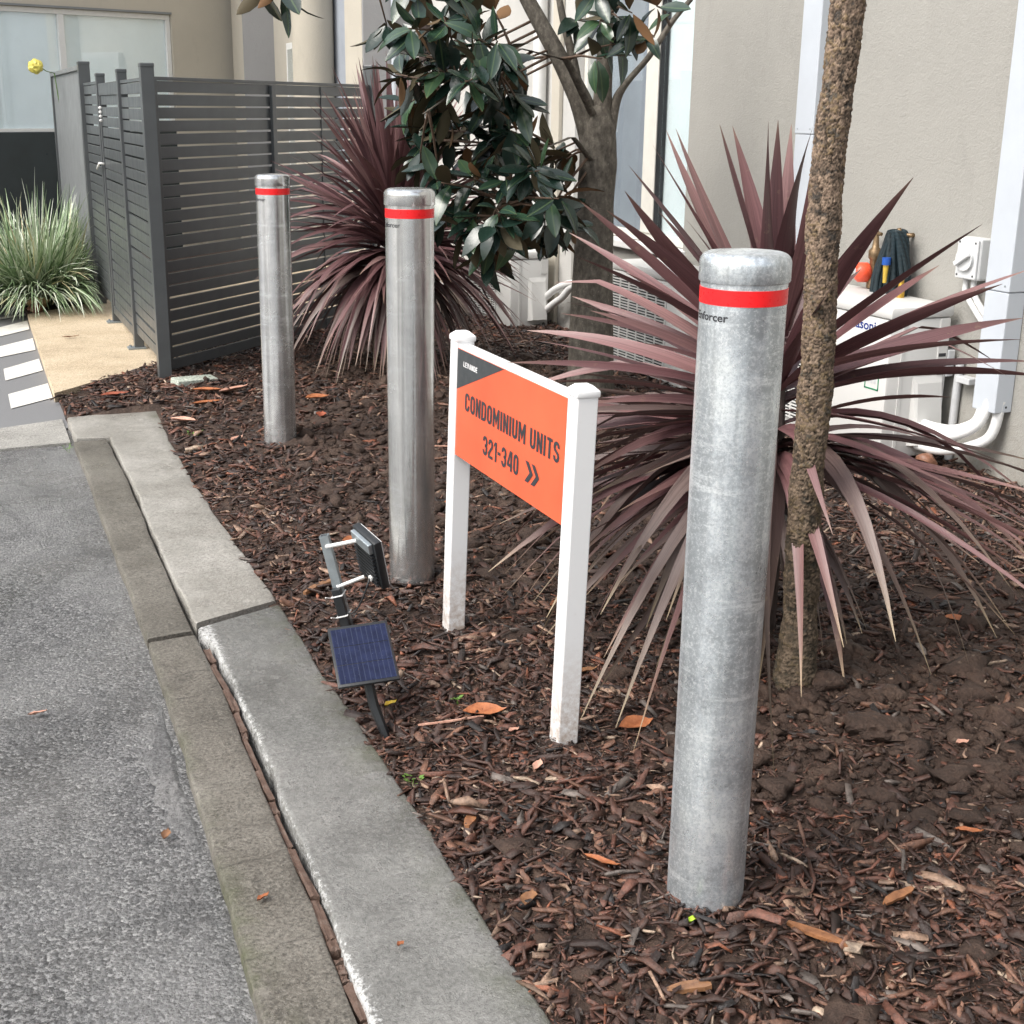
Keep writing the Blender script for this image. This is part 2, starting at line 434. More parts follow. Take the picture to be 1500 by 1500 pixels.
    MAT['conduit'] = plain('grey conduit', (.52, .53, .54), .45)
    # air conditioner
    t = NT('off white casing')
    c = t.mix(t.ramp(t.noise(18, 6, .75), [(.58, 0.0), (.78, .25)]), (.62, .615, .595), (.44, .42, .38))
    MAT['ac'] = t.done(c, .38)
    MAT['ac_dark'] = plain('dark coil', (.03, .032, .034), .6)
    MAT['blue_ink'] = plain('blue lettering', (.010, .035, .22), .4)
    MAT['green_ink'] = plain('green sticker print', (.02, .22, .10), .4)
    MAT['switch'] = plain('pale grey switch plastic', (.66, .67, .67), .4, 0, .04)
    MAT['brass'] = plain('weathered brass', (.22, .15, .085), .5, .7, .3, 60, .3)
    MAT['gold'] = plain('bright brass', (.60, .36, .06), .35, .8, .2, 60)
    MAT['valve_red'] = plain('orange red valve cap', (.72, .085, .035), .4, 0, .1, 60)
    MAT['blue_pl'] = plain('blue plastic', (.015, .08, .36), .4)
    MAT['yellow_pl'] = plain('yellow plastic', (.5, .34, .05), .4)
    t = NT('dark green ribbed hose')
    w = t.n('ShaderNodeTexWave', {'Vector': t.co(), 'Scale': 60.0, 'Distortion': 1.0, 'Detail': 1.0}, wave_type='BANDS', bands_direction='Z').outputs[0]
    MAT['hose'] = t.done(t.ramp(w, [(.3, (.004, .010, .014)), (.8, (.014, .040, .052))]), .5, 0, t.bump(w, .8, .006))
    # bark
    def bark(nm, c1, c2, c3, sc, st=.7, stretch=.35):
        t = NT(nm)
        v = t.co((1, 1, stretch))
        c = t.ramp(t.noise(sc, 6, .7, v), [(.3, c1), (.52, c2), (.75, c3)])
        c = t.mix(t.ramp(t.noise(7, 5, .7), [(.5, 0.0), (.7, .45)]), c, tuple(x * .5 for x in c1))
        c = t.mix(t.ramp(t.voro(180, out=1), [(.86, 0.0), (.97, .45)]), c, tuple(min(1, x * 1.4) for x in c3))
        return t.done(c, .8, 0, t.bump(t.noise(sc * 1.6, 5, .7, v), st, .012), .3)
    MAT['bark_tree'] = bark('magnolia bark', (.055, .048, .040), (.125, .11, .09), (.24, .215, .18), 38, .5, .6)
    t = NT('corky bark')
    a = t.n('ShaderNodeVertexColor', layer_name='tint').outputs[0]
    MAT['bark_palm'] = t.done(t.mix(t.ramp(t.noise(240, 4, .7), [(.35, .5), (.6, 0.0)]), a, (.03, .022, .015)), .85, 0, t.bump(t.noise(300, 4, .7), .5, .003), .25)
    MAT['bark_slim'] = bark('dark stem bark', (.03, .022, .02), (.075, .055, .05), (.13, .10, .09), 40)
    MAT['twig'] = plain('twig', (.09, .055, .035), .7, 0, .3, 60)
    # leaves
    def strap(nm, cA, cB, cC, tipc):
        t = NT(nm)
        oi = t.n('ShaderNodeObjectInfo').outputs['Random']
        c = t.ramp(oi, [(0.0, cA), (.5, cB), (1.0, cC)])
        uv = t.n('ShaderNodeVertexColor', layer_name='tint').outputs[0]
        sp = t.n('ShaderNodeSeparateColor', {'Color': uv})
        st_ = t.noise(1.0, 3, .6, t.n('ShaderNodeCombineXYZ', {'X': t.math('MULTIPLY', sp.outputs[1], 14.0), 'Y': t.math('MULTIPLY', sp.outputs[0], 1.2), 'Z': t.math('MULTIPLY', oi, 40.0)}).outputs[0])
        c = t.mix(t.ramp(st_, [(.38, .45), (.62, 0.0)]), c, tuple(x * .5 for x in cA))
        c = t.mix(t.ramp(t.noise(26, 4, .7), [(.62, 0.0), (.75, .3)]), c, tipc)
        c = t.mix(sp.outputs[2], c, tipc)
        d = t.done(c, t.ramp(st_, [(.3, .34), (.7, .5)]), 0, t.bump(st_, .25, .004), .5)
        return d
    MAT['cordy'] = strap('purple strap leaf', (.100, .046, .051), (.185, .086, .089), (.28, .155, .149), (.38, .29, .18))
    MAT['cordy_old'] = strap('faded strap leaf', (.070, .044, .042), (.13, .085, .080), (.20, .145, .13), (.36, .28, .17))
    MAT['cordy2'] = strap('dusky pink strap leaf', (.075, .036, .042), (.185, .092, .094), (.38, .235, .22), (.36, .26, .18))
    t = NT('magnolia leaf face')
    oi = t.n('ShaderNodeObjectInfo').outputs['Random']
    c = t.ramp(oi, [(0, (.010, .024, .018)), (.5, (.020, .047, .030)), (1, (.042, .082, .040))])
    c = t.mix(t.ramp(t.math('ABSOLUTE', t.n('ShaderNodeSeparateXYZ', {'Vector': t.co()}).outputs[0]), [(.0015, .55), (.004, 0.0)]), c, (.10, .15, .06))
    MAT['mag_top'] = t.done(c, .24, 0, t.bump(t.noise(60, 3), .15, .004), .6)
    t = NT('magnolia leaf underside')
    MAT['mag_under'] = t.done(t.ramp(t.n('ShaderNodeObjectInfo').outputs['Random'], [(0, (.06, .052, .026)), (.5, (.12, .070, .030)), (1, (.20, .10, .04))]), .75)
    t = NT('lily turf blades')
    a = t.n('ShaderNodeVertexColor', layer_name='tint').outputs[0]
    MAT['grass'] = t.done(a, .45)
    def litter(nm, a, b):
        t = NT(nm)
        return t.done(t.ramp(t.noise(40, 5, .7), [(.3, a), (.7, b)]), .45, 0, t.bump(t.noise(90, 3), .4, .004))
    MAT['leaf_orange'] = litter('orange dry leaf', (.20, .055, .020), (.48, .18, .075))
    MAT['leaf_red'] = litter('red dry leaf', (.20, .04, .02), (.40, .12, .065))
    MAT['leaf_pink'] = litter('pale pink dry leaf', (.42, .20, .14), (.66, .40, .30))
    MAT['leaf_brown'] = litter('brown dry leaf', (.12, .055, .028), (.30, .15, .07))
    MAT['leaf_green'] = litter('fresh lime leaf', (.30, .50, .02), (.52, .68, .05))
    MAT['weed'] = litter('weed leaf', (.06, .14, .02), (.16, .28, .05))
    MAT['leaf_yellow'] = litter('yellow leaf', (.55, .36, .02), (.72, .55, .06))
    MAT['rock'] = litter('ochre rock', (.36, .20, .07), (.62, .46, .26))
    MAT['rock_red'] = litter('red rock', (.12, .05, .03), (.26, .12, .07))
    MAT['pom'] = litter('yellow flower head', (.45, .36, .05), (.78, .70, .16))
    MAT['bark_big'] = litter('fresh bark piece', (.12, .05, .024), (.36, .16, .07))
make_materials()

# ------------------------------------------------------------------ terrain height of the garden bed
def in_soil(x, y):
    a = 1 - sstep(.55, 1.15, np.hypot((x - 1.95) / .85, (y - 4.9) / 2.0))
    b = 1 - sstep(.55, 1.15, np.hypot((x - 2.15) / .85, (y - 2.30) / .62))
    c = 1 - sstep(.5, 1.1, np.hypot((x - 2.5) / .9, (y - 6.7) / .9))
    n = fbm(x * 3.1, y * 3.1, 40) * .9
    return np.clip(np.maximum.reduce([a, b, c]) + n * np.maximum.reduce([a, b, c]), 0, 1)
def diag(x, y):                                   # > 0 behind the near edge of the cream path (45 degrees)
    return (y - 7.02) - (x - .43) * 1.09
def hgt(x, y):
    x = np.asarray(x, float); y = np.asarray(y, float)
    h = .030 * fbm(x * 1.6, y * 1.6, 3) + .022 * fbm(x * 6, y * 6, 9) + .008 * fbm(x * 21, y * 21, 17)
    s = in_soil(x, y)
    h = h + s * (.006 + .055 * np.abs(fbm(x * 7, y * 7, 23)) + .034 * fbm(x * 17, y * 17, 29) + .026 * fbm(x * 41, y * 41, 31, 2))
    edge = np.where(y < 6.5, x - .80, x - .50)
    h = h * sstep(-.02, .25, edge) - .030 * (1 - sstep(0, .20, edge))
    return h

# ------------------------------------------------------------------ setting: ground, road, kerb, path, bed
def sheet(name, poly, z, mat, parent=None, thick=.0, kind='structure'):
    mb = MB()
    if thick: mb.prism(poly, z - thick, z)
    else: mb.add([(x, y, z) for x, y in poly], [tuple(range(len(poly)))])
    o = mb.build(name, mat, parent)
    if kind and not parent: tag(o, kind=kind)
    return o
ground = sheet('ground', [(-80, -80), (80, -80), (80, 120), (-80, 120)], -.30, MAT['soil'])
tag(ground, 'dark bare earth under the whole site')
road = sheet('road', [(-40, -30), (.50, -30), (.50, 60), (-40, 60)], -.062, MAT['asphalt'], thick=.2)
tag(road, 'grey coarse asphalt driveway along the kerb')
cross_road = sheet('road_crossing', [(-8, 6.30), (.455, 6.42), (.48, 10.8), (.42, 15), (-8, 15)], -.056, MAT['asphalt2'])
tag(cross_road, 'smoother pale grey asphalt at the painted crossing')
band = MB()
nb = 24
for i in range(nb):
    x0 = -3.5 + (3.92) * i / nb; x1 = -3.5 + 3.92 * (i + 1) / nb
band.prism([(-3.5, 6.05), (.12, 6.08), (.424, 6.10), (.430, 6.60), (.14, 6.50), (-3.5, 6.38)], -.15, -.050)
o = band.build('gutter_band', MAT['band']); tag(o, 'pale concrete band across the asphalt at the kerb end', kind='structure')
for st_ in [[(.14, 10.02), (.49, 10.30), (.49, 10.20), (.14, 9.93)], [(-.1, 9.18), (.467, 9.93), (.455, 9.513), (-.1, 8.84)], [(-.02, 8.56), (.453, 9.125), (.44, 8.664), (-.02, 8.25)], [(.224, 8.062), (.438, 8.337), (.434, 7.944), (.218, 7.699)], [(.214, 7.309), (.431, 7.543), (.426, 7.142), (.21, 6.938)]]:
    sheet('paint_stripe', st_, -.0515, MAT['paint'], cross_road)

def path_edges(pts):
    ys = [p[1] for p in pts][::-1]; xs = [p[0] for p in pts][::-1]
    return lambda y: float(np.interp(y, ys, xs))
kl = path_edges([(.43, 6.4), (.431, 5.49), (.420, 4.531), (.412, 3.656), (.402, 3.12), (.382, 2.52), (.364, 2.134), (.352, 1.8), (.30, 0), (.26, -2)])
sr = path_edges([(.582, 6.4), (.574, 5.218), (.556, 4.479), (.540, 3.696), (.545, 3.389), (.540, 3.024), (.523, 2.498), (.512, 2.124), (.500, 1.8), (.45, 0), (.40, -2)])
sl = path_edges([(.590, 6.4), (.586, 5.242), (.566, 4.412), (.552, 3.641), (.576, 3.383), (.566, 2.893), (.551, 2.448), (.531, 1.995), (.514, 1.75), (.47, 0), (.42, -2)])
sr2 = path_edges([(.878, 6.55), (.835, 5.9), (.815, 5.2), (.812, 4.487), (.818, 3.686), (.810, 3.102), (.812, 2.649), (.803, 2.211), (.797, 1.939), (.787, 1.6), (.75, 0), (.72, -2)])
def strip(name, y0, y1, fl, fr, zt, zb, mat, jit, sh0=0., sh1=0., bevel=.008, seed=1, label=None, rnd=0.):
    n = max(4, int((y1 - y0) / .03)); nx = 7
    vs_, fs_ = [], []
    rr = random.Random(seed)
    for i in range(n + 1):
        y = y0 + (y1 - y0) * i / n
        jl = jit * (vnoise(y * 9, 1, seed) - .5) * 2 + jit * .7 * (vnoise(y * 31, 3, seed) - .5)
        jr = jit * (vnoise(y * 7, 7, seed) - .5) * 2 + jit * .5 * (vnoise(y * 29, 5, seed) - .5)
        a, b = fl(y) + jl, fr(y) + jr
        if rnd:
            prof = [(a, zb), (a, zt - rnd * .55)] + [(a + rnd * (1 - math.cos(q * math.pi / 8)) , zt - rnd * .55 * (1 - math.sin(q * math.pi / 8))) for q in (1, 2, 3)]
        else:
            prof = [(a, zb), (a, zt - bevel), (a + bevel * .35, zt - bevel * .3)]
        a2 = a + (rnd or bevel)
        for k in range(nx):
            x = a2 + (b - bevel - a2) * k / (nx - 1)
            prof.append((x, zt + .002 * (vnoise(x * 22, y * 22, seed) - .5)))
        prof += [(b - bevel * .35, zt - bevel * .3), (b, zt - bevel), (b, zb)]
        u = i / n
        for x, z in prof:
            yy = y + (x - .55) * (sh0 * (1 - u) ** 8 + sh1 * u ** 8)
            vs_.append((x, yy, z))
    m_ = len(prof)
    for i in range(n):
        for k in range(m_ - 1):
            fs_.append((i * m_ + k, i * m_ + k + 1, (i + 1) * m_ + k + 1, (i + 1) * m_ + k))
    fs_.append(tuple(range(m_))); fs_.append(tuple(range(n * m_, (n + 1) * m_))[::-1])
    mb = MB(); mb.add(vs_, fs_)
    o = mb.build(name, mat, None, 40)
    tag(o, label, kind='structure')
    return o
kerb_near = strip('kerb', -1.5, 3.555, kl, sr, -.030, -.16, MAT['kerb'], .0035, 0, .10, .007, 2, 'near length of low brown concrete kerb beside the asphalt')
kerb_far = strip('kerb', 3.585, 6.02, kl, sr, -.030, -.16, MAT['kerb'], .0025, .10, 0, .007, 3, 'far length of low brown concrete kerb beside the asphalt')
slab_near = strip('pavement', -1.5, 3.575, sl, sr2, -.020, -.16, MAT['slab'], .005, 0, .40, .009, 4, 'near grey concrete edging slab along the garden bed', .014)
slab_far = strip('pavement', 3.615, 6.50, lambda y: sl(y) if y < 6.03 else .445, sr2, -.020, -.16, MAT['slab_far'], .004, .40, .15, .009, 5, 'far pale concrete edging slab ending at the mulch', .010)
# brick remains showing in the joint between kerb and slab
y = 3.46
while y > .8:
    L = R.choice([.018, .03, .05, .09, .13, .16]) * R.uniform(.8, 1.2)
    ym = y - L / 2
    xa, xb = sr(ym) - .001, sl(ym) + .006
    w0 = xa + R.uniform(.001, .004); w1 = min(xb, w0 + R.uniform(.011, .019))
    bm = bmesh.new(); bmesh.ops.create_cube(bm, size=1)
    bmesh.ops.subdivide_edges(bm, edges=bm.edges[:], cuts=2, use_grid_fill=True)
    for v in bm.verts:
        v.co = Vector((v.co.x * (w1 - w0), v.co.y * (L - .004), v.co.z * .04 - .02)) + Vector((R.uniform(-.0016, .0016), R.uniform(-.003, .003), R.uniform(-.0022, .0015)))
    me = bpy.data.meshes.new('brick'); bm.to_mesh(me); bm.free(); me.materials.append(MAT['brick'])
    b_ = obj('brick', me, kerb_near)
    b_.location = ((w0 + w1) / 2, ym, -.034 + R.uniform(-.006, .003)); b_.rotation_euler = (R.uniform(-.03, .03), R.uniform(-.12, .12), .028 + R.uniform(-.03, .03))
    y -= L + R.choice([.001, .002, .003, .012])
# spilt mortar crust on the asphalt by the kerb
mb = MB()
edge_pts = []
ys = np.linspace(3.18, 2.44, 90); nk = 16
vv = []
for y in ys:
    e_ = math.sin(math.pi * min(1, max(0, (y - 2.43) / .76))) ** .6
    x1 = kl(y) - .010 - .012 * vnoise(y * 25, 3, 4); x0 = x1 - e_ * (.030 + .045 * vnoise(y * 9, 2, 8) + .020 * vnoise(y * 40, 2, 8))
    for k in range(nk):
        f = k / (nk - 1); x = x0 + (x1 - x0) * f
        z = -.0625 + .008 * min(1, 5 * f, 6 * (1 - f)) * e_ * (.25 + .9 * vnoise(x * 95, y * 95, 6)) * (.4 + vnoise(x * 30, y * 30, 5))
        vv.append((x, y, z))
ff = [(i * nk + k, i * nk + k + 1, (i + 1) * nk + k + 1, (i + 1) * nk + k) for i in range(len(ys) - 1) for k in range(nk - 1)]
mb.add(vv, ff); mb.build('mortar_crust', MAT['mortar'], road, True)

path = MB()
path.prism([(.43, 7.03), (4.0, 10.92), (4.0, 13.2), (1.10, 10.50), (.472, 9.92)], -.2, -.006)
o = path.build('path', MAT['cream']); tag(o, 'cream concrete path slab running under the screen fence', kind='structure')

# garden bed
def build_bed():
    xs = np.arange(.40, 3.90, .013); ys = np.arange(.6, 11.2, .013)
    XX, YY = np.meshgrid(xs, ys)
    Z = hgt(XX, YY)
    under = ((XX < np.interp(YY, [-2, 0, 1.6, 2.65, 3.69, 5.2, 5.9, 6.55], [.72, .75, .787, .812, .818, .815, .835, .878]) - .03) & (YY < 6.46))
    Z = np.where(under | (XX < .445), -.10, Z)
    Z = np.where(diag(XX, YY) > .02, -.09, Z)
    Z = np.where((diag(XX, YY) > -.3) & (diag(XX, YY) <= .02), Z - .012, Z)
    nx, ny = len(xs), len(ys)
    V = np.stack([XX, YY, Z], -1).reshape(-1, 3)
    i = np.arange(ny - 1)[:, None] * nx + np.arange(nx - 1)[None, :]
    F = np.stack([i, i + 1, i + 1 + nx, i + nx], -1).reshape(-1, 4)
    me = raw_mesh('garden_bed', V, F, MAT['soil'], None, False)
    o = obj('garden_bed', me); tag(o, 'dark brown soil of the planting bed', kind='structure')
build_bed()
# soil patch beyond the path for the lily turf
back_soil = MB()
back_soil.prism([(.475, 9.95), (1.11, 10.53), (2.9, 12.2), (2.9, 14.0), (.46, 14.0)], -.2, -.012)
o = back_soil.build('soil_strip', MAT['soil']); tag(o, 'dark soil strip behind the cream path', kind='structure')

def chip_cloud(N, x0, x1, y0, y1, Lm, dens):
    """bark chips: little bent, tapered slivers"""
    x = rng.uniform(x0, x1, N * 3); y = rng.uniform(y0, y1, N * 3)
    keep = dens(x, y) > rng.uniform(0, 1, N * 3)
    x, y = x[keep][:N], y[keep][:N]; n = len(x)
    L = np.clip(np.exp(rng.normal(np.log(Lm), .62, n)), .005, .095)
    W = np.clip(L * np.where(rng.random(n) < .35, rng.uniform(.05, .16, n), rng.uniform(.16, .52, n)), .0018, .020); T = np.clip(W * rng.uniform(.15, .45, n), .0010, .005)
    yaw = rng.uniform(0, 2 * np.pi, n); pit = rng.normal(0, .26, n); rol = rng.normal(0, .6, n)
    bend = rng.normal(0, .10, n) * L
    V = np.zeros((n, 3, 4, 3))
    for s_, u in enumerate((-.5, rng.uniform(-.15, .2, n), .5)):
        wf = 1.0 if s_ == 1 else rng.uniform(.15, .95, n)
        for c_, (a, b) in enumerate(((-1, -1), (1, -1), (1, 1), (-1, 1))):
            V[:, s_, c_, 0] = u * L + rng.normal(0, .05, n) * L
            V[:, s_, c_, 1] = a * .5 * W * wf * rng.uniform(.7, 1.15, n)
            V[:, s_, c_, 2] = b * .5 * T + (bend if s_ == 1 else 0)
    V = V.reshape(n, 12, 3)
    def rot(V, ax, ang):
        c, s = np.cos(ang)[:, None], np.sin(ang)[:, None]; a, b = [(1, 2), (2, 0), (0, 1)][ax]
        A, B = V[..., a].copy(), V[..., b].copy(); V[..., a] = A * c - B * s; V[..., b] = A * s + B * c
    rot(V, 0, rol); rot(V, 1, pit); rot(V, 2, yaw)
    V[..., 0] += x[:, None]; V[..., 1] += y[:, None]; V[..., 2] += (hgt(x, y) + rng.uniform(.001, .013, n))[:, None]
    base = [[0, 1, 5, 4], [1, 2, 6, 5], [2, 3, 7, 6], [3, 0, 4, 7], [4, 5, 9, 8], [5, 6, 10, 9], [6, 7, 11, 10], [7, 4, 8, 11], [3, 2, 1, 0], [8, 9, 10, 11]]
    F = (np.arange(n)[:, None, None] * 12 + np.array(base)[None]).reshape(-1, 4)
    pal = np.array([[.026, .014, .011], [.052, .026, .019], [.085, .040, .028], [.130, .055, .037], [.175, .088, .057], [.28, .18, .125], [.14, .115, .10], [.018, .015, .015], [.24, .085, .045], [.40, .30, .22]])
    w = np.array([.18, .21, .19, .15, .11, .05, .035, .045, .016, .010]); w /= w.sum()
    c = pal[rng.choice(len(pal), n, p=w)] * rng.uniform(.8, 1.45, (n, 1))
    return V.reshape(-1, 3), F, np.repeat(c, 12, 0)
def mulch_d(x, y):
    d = 1 - .68 * in_soil(x, y)
    lim = np.where(y < 6.52, np.interp(y, [-2, 0, 1.6, 2.65, 3.69, 5.2, 5.9, 6.55], [.72, .75, .787, .812, .818, .815, .835, .878]) - .004, .44)
    d = np.where(x < lim, 0, d)
    d = np.where(diag(x, y) > -.02, 0, d)
    return d
parts_ = [chip_cloud(8500, .78, 2.6, 1.1, 3.1, .030, mulch_d), chip_cloud(22000, .78, 2.6, 1.1, 3.1, .013, mulch_d), chip_cloud(10000, .78, 3.8, 3.1, 5.2, .031, mulch_d), chip_cloud(13000, .78, 3.8, 3.1, 5.2, .016, mulch_d), chip_cloud(14000, .44, 3.8, 5.2, 8.8, .034, mulch_d), chip_cloud(1800, 2.6, 3.8, 1.6, 3.1, .032, mulch_d)]
off, Vs, Fs, Cs = 0, [], [], []
for V, F, c in parts_:
    Vs.append(V); Fs.append(F + off); Cs.append(c); off += len(V)
o = obj('bark_mulch', raw_mesh('bark_mulch', np.concatenate(Vs), np.concatenate(Fs), MAT['chips'], np.concatenate(Cs)))
tag(o, 'dark brown bark chip mulch covering the garden bed', 'mulch', kind='stuff')

def clod_cloud():
    bm = bmesh.new(); bmesh.ops.create_icosphere(bm, subdivisions=2, radius=1)
    bv = np.array([v.co[:] for v in bm.verts]); bm.verts.index_update(); bf = np.array([[v.index for v in f.verts] for f in bm.faces]); bm.free()
    N = 20000
    x = rng.uniform(.85, 3.7, N * 4); y = rng.uniform(1.3, 8.3, N * 4)
    k = (in_soil(x, y) * .95 + .05) * np.where(y < 3.2, 1, .5) * (mulch_d(x, y) > 0) > rng.uniform(0, 1, N * 4)
    x, y = x[k][:N], y[k][:N]; n = len(x)
    r = np.clip(np.exp(rng.normal(np.log(.0065), .70, n)), .0025, .040)
    V = np.repeat(bv[None], n, 0)
    for fq, am in ((1.3, .6), (2.9, .5), (6.0, .45)):
        ph = rng.uniform(0, 50, (n, 1, 3))
        q = bv[None] * fq + ph
        d = np.sin(q[..., 0] * 1.7 + np.cos(q[..., 1] * 2.1)) * np.cos(q[..., 2] * 1.9 + q[..., 0])
        V = V * (1 + am * .6 * d[..., None])
    V *= r[:, None, None] * rng.uniform(.7, 1.35, (n, 1, 3)) * np.array([1, 1, .62])
    V[..., 0] += x[:, None]; V[..., 1] += y[:, None]; V[..., 2] += (hgt(x, y) + r * .10)[:, None]
    F = (np.arange(n)[:, None, None] * len(bv) + bf[None]).reshape(-1, 3)
    return V.reshape(-1, 3), F
V, F = clod_cloud()
o = obj('soil_clods', raw_mesh('soil_clods', V, F, MAT['soil'], None, False)); tag(o, 'crumbly brown clods of turned soil in the bed', 'soil', kind='stuff')

# ------------------------------------------------------------------ bollards
def bollard(x, y, mat, label, rz, tilt, zoff=0., letters=True):
    t = thing('bollard', label, 'bollard', (x, y, zoff), 0, 'row of galvanised bollards')
    t.rotation_euler = (tilt[0], tilt[1], 0)
    p = MB(); r = .070
    p.lathe([(r, -.12), (r, .02), (r, .3), (r, .6), (r, .9), (r, 1.155)], 56); p.build('post', mat, t, 30)
    c = MB(); r = .0735
    prof = [(.0702, 1.138), (r - .001, 1.138), (r, 1.140), (r, 1.167)]
    for k in range(1, 8):
        a = k / 7 * math.pi / 2; prof.append((r - .017 + .017 * math.cos(a), 1.167 + .017 * math.sin(a)))
    prof += [(.03, 1.1855), (.004, 1.187)]
    c.lathe(prof, 56); c.build('cap', mat, t, 40)
    b = MB(); b.lathe([(.0700, 1.1035), (.0708, 1.1038), (.0708, 1.1287), (.0700, 1.129)], 56); b.build('red_band', MAT['red'], t, 40)
    if letters:
        me, co = text_mesh('Enforcer', .0135, .074, .022)
        rr = .0703
        map_mesh(me, lambda c: np.stack([rr * np.cos(c[:, 0] / rr + rz), rr * np.sin(c[:, 0] / rr + rz), 1.078 + c[:, 1]], 1))
        me.materials.append(MAT['ink']); obj('lettering', me, t)
    return t
def facing(x, y, deg):                # angle of the letters' first stroke, seen from the drive
    return math.atan2(-y, -x) - math.radians(deg)
bollard(1.194, 1.863, MAT['galv_near'], 'nearest and tallest looking galvanised bollard with red band, in front of the purple plant', facing(1.194, 1.863, 78), (0, 0))
bollard(1.239, 3.695, MAT['galv_mid'], 'middle galvanised bollard with red band, standing just left of the orange sign', facing(1.239, 3.695, 83), (0, 0))
bollard(1.269, 5.582, MAT['galv_far'], 'farthest galvanised bollard with red band, in front of the slatted fence', facing(1.269, 5.582, 87), (0, .005), -.045)

# ------------------------------------------------------------------ sign
def block_text(txt, h, width, t_, gap=.22):
    """condensed block capitals out of non overlapping strips; returns verts (x right, y up), faces"""
    W = .46
    def arc(cx, cy, rx, ry, a0, a1, n=5): return [(cx + rx * math.cos(math.radians(a0 + (a1 - a0) * k / n)), cy + ry * math.sin(math.radians(a0 + (a1 - a0) * k / n))) for k in range(n + 1)]
    e = t_ / 2; r = W / 2 - e; ry = r * 1.15
    x0, x1, y0, y1 = e, W - e, e, 1 - e
    top = lambda a, b: arc(W / 2, y1 - ry, r, ry, a, b); bot = lambda a, b: arc(W / 2, y0 + ry, r, ry, a, b)
    ring = top(0, 180) + bot(180, 360)
    ym = .5
    G = {
        'I': (t_, [[(0, 0), (t_, 0), (t_, 1), (0, 1)]], []),
        'C': (W, [], [[(x1, .66)] + top(0, 180) + bot(180, 360) + [(x1, .34)]]),
        'O': (W, [], [ring + [ring[0]]]), '0': (W, [], [ring + [ring[0]]]),
        'U': (W, [], [[(x0, 1)] + bot(180, 360) + [(x1, 1)]]),
        'D': (W, [[(0, 0), (t_, 0), (t_, 1), (0, 1)]], [[(t_, y1), (W / 2, y1)] + arc(W / 2, y1 - ry, r, ry, 90, 0) + arc(W / 2, y0 + ry, r, ry, 0, -90) + [(t_, y0)]]),
        'N': (W, [[(0, 0), (t_, 0), (t_, 1), (0, 1)], [(W - t_, 0), (W, 0), (W, 1), (W - t_, 1)], [(t_, 1), (t_, .62), (W - t_, 0), (W - t_, .38)]], []),
        'M': (W * 1.32, [[(0, 0), (t_, 0), (t_, 1), (0, 1)], [(W * 1.32 - t_, 0), (W * 1.32, 0), (W * 1.32, 1), (W * 1.32 - t_, 1)], [(t_, 1), (t_, .60), (W * .66, .12), (W * .66, .52)], [(W * .66, .52), (W * .66, .12), (W * 1.32 - t_, .60), (W * 1.32 - t_, 1)]], []),
        'T': (W * .92, [[(0, 1 - t_), (W * .92, 1 - t_), (W * .92, 1), (0, 1)], [(W * .46 - e, 0), (W * .46 + e, 0), (W * .46 + e, 1 - t_), (W * .46 - e, 1 - t_)]], []),
        'S': (W, [], [[(x1, .70)] + top(0, 180) + arc(W / 2, .70, r, .17, 180, 250, 3) + arc(W / 2, .30, r, .17, 70, 0, 3) + arc(W / 2, y0 + ry, r, ry, 0, -180) + [(x0, .30)]]),
        '1': (W * .62, [[(W * .62 - t_, 0), (W * .62, 0), (W * .62, 1), (W * .62 - t_, 1)], [(0, .84), (0, .84 - t_ * .8), (W * .62 - t_, 1 - t_ * .9), (W * .62 - t_, 1)]], []),
        '2': (W, [[(0, 0), (W, 0), (W, t_), (0, t_)]], [[(x0, .70)] + top(180, 0) + [(x1, .62), (x0, .24), (x0, t_)]]),
        '3': (W, [], [[(x0, .72)] + top(180, 0) + [(x1, .62)] + arc(W / 2, .62, r, .11, 0, -70, 3) + arc(W / 2, .40, r, .11, 70, 0, 3) + arc(W / 2, y0 + ry, r, ry, 0, -180) + [(x0, .28)]]),
        '4': (W * 1.05, [[(W * .66, 0), (W * .66 + t_, 0), (W * .66 + t_, 1), (W * .66, 1)], [(0, .20), (W * .66, .20), (W * .66, .20 + t_), (0, .20 + t_)], [(0, .20 + t_), (t_, .20 + t_), (W * .66, .86), (W * .66, 1), (W * .5, 1)], [(W * .66 + t_, .20), (W * 1.05, .20), (W * 1.05, .20 + t_), (W * .66 + t_, .20 + t_)]], []),
        '-': (W * .6, [[(0, .44), (W * .6, .44), (W * .6, .44 + t_), (0, .44 + t_)]], []),
        'L': (W * .85, [[(0, 0), (t_, 0), (t_, 1), (0, 1)], [(t_, 0), (W * .85, 0), (W * .85, t_), (t_, t_)]], []),
        'E': (W * .85, [[(0, 0), (t_, 0), (t_, 1), (0, 1)], [(t_, 0), (W * .85, 0), (W * .85, t_), (t_, t_)], [(t_, 1 - t_), (W * .85, 1 - t_), (W * .85, 1), (t_, 1)], [(t_, .5 - e), (W * .75, .5 - e), (W * .75, .5 + e), (t_, .5 + e)]], []),
        'V': (W, [[(0, 1), (t_ * 1.1, 1), (W / 2, .28), (W / 2, 0), (W / 2 - t_ * .5, 0)], [(W / 2, 0), (W / 2 + t_ * .5, 0), (W, 1), (W - t_ * 1.1, 1), (W / 2, .28)]], []),
        'A': (W, [[(0, 0), (t_ * 1.1, 0), (W / 2, .72), (W / 2, 1), (W / 2 - t_ * .5, 1)], [(W / 2, 1), (W / 2 + t_ * .5, 1), (W, 0), (W - t_ * 1.1, 0), (W / 2, .72)]], []),
    }
    out, x = [], 0.
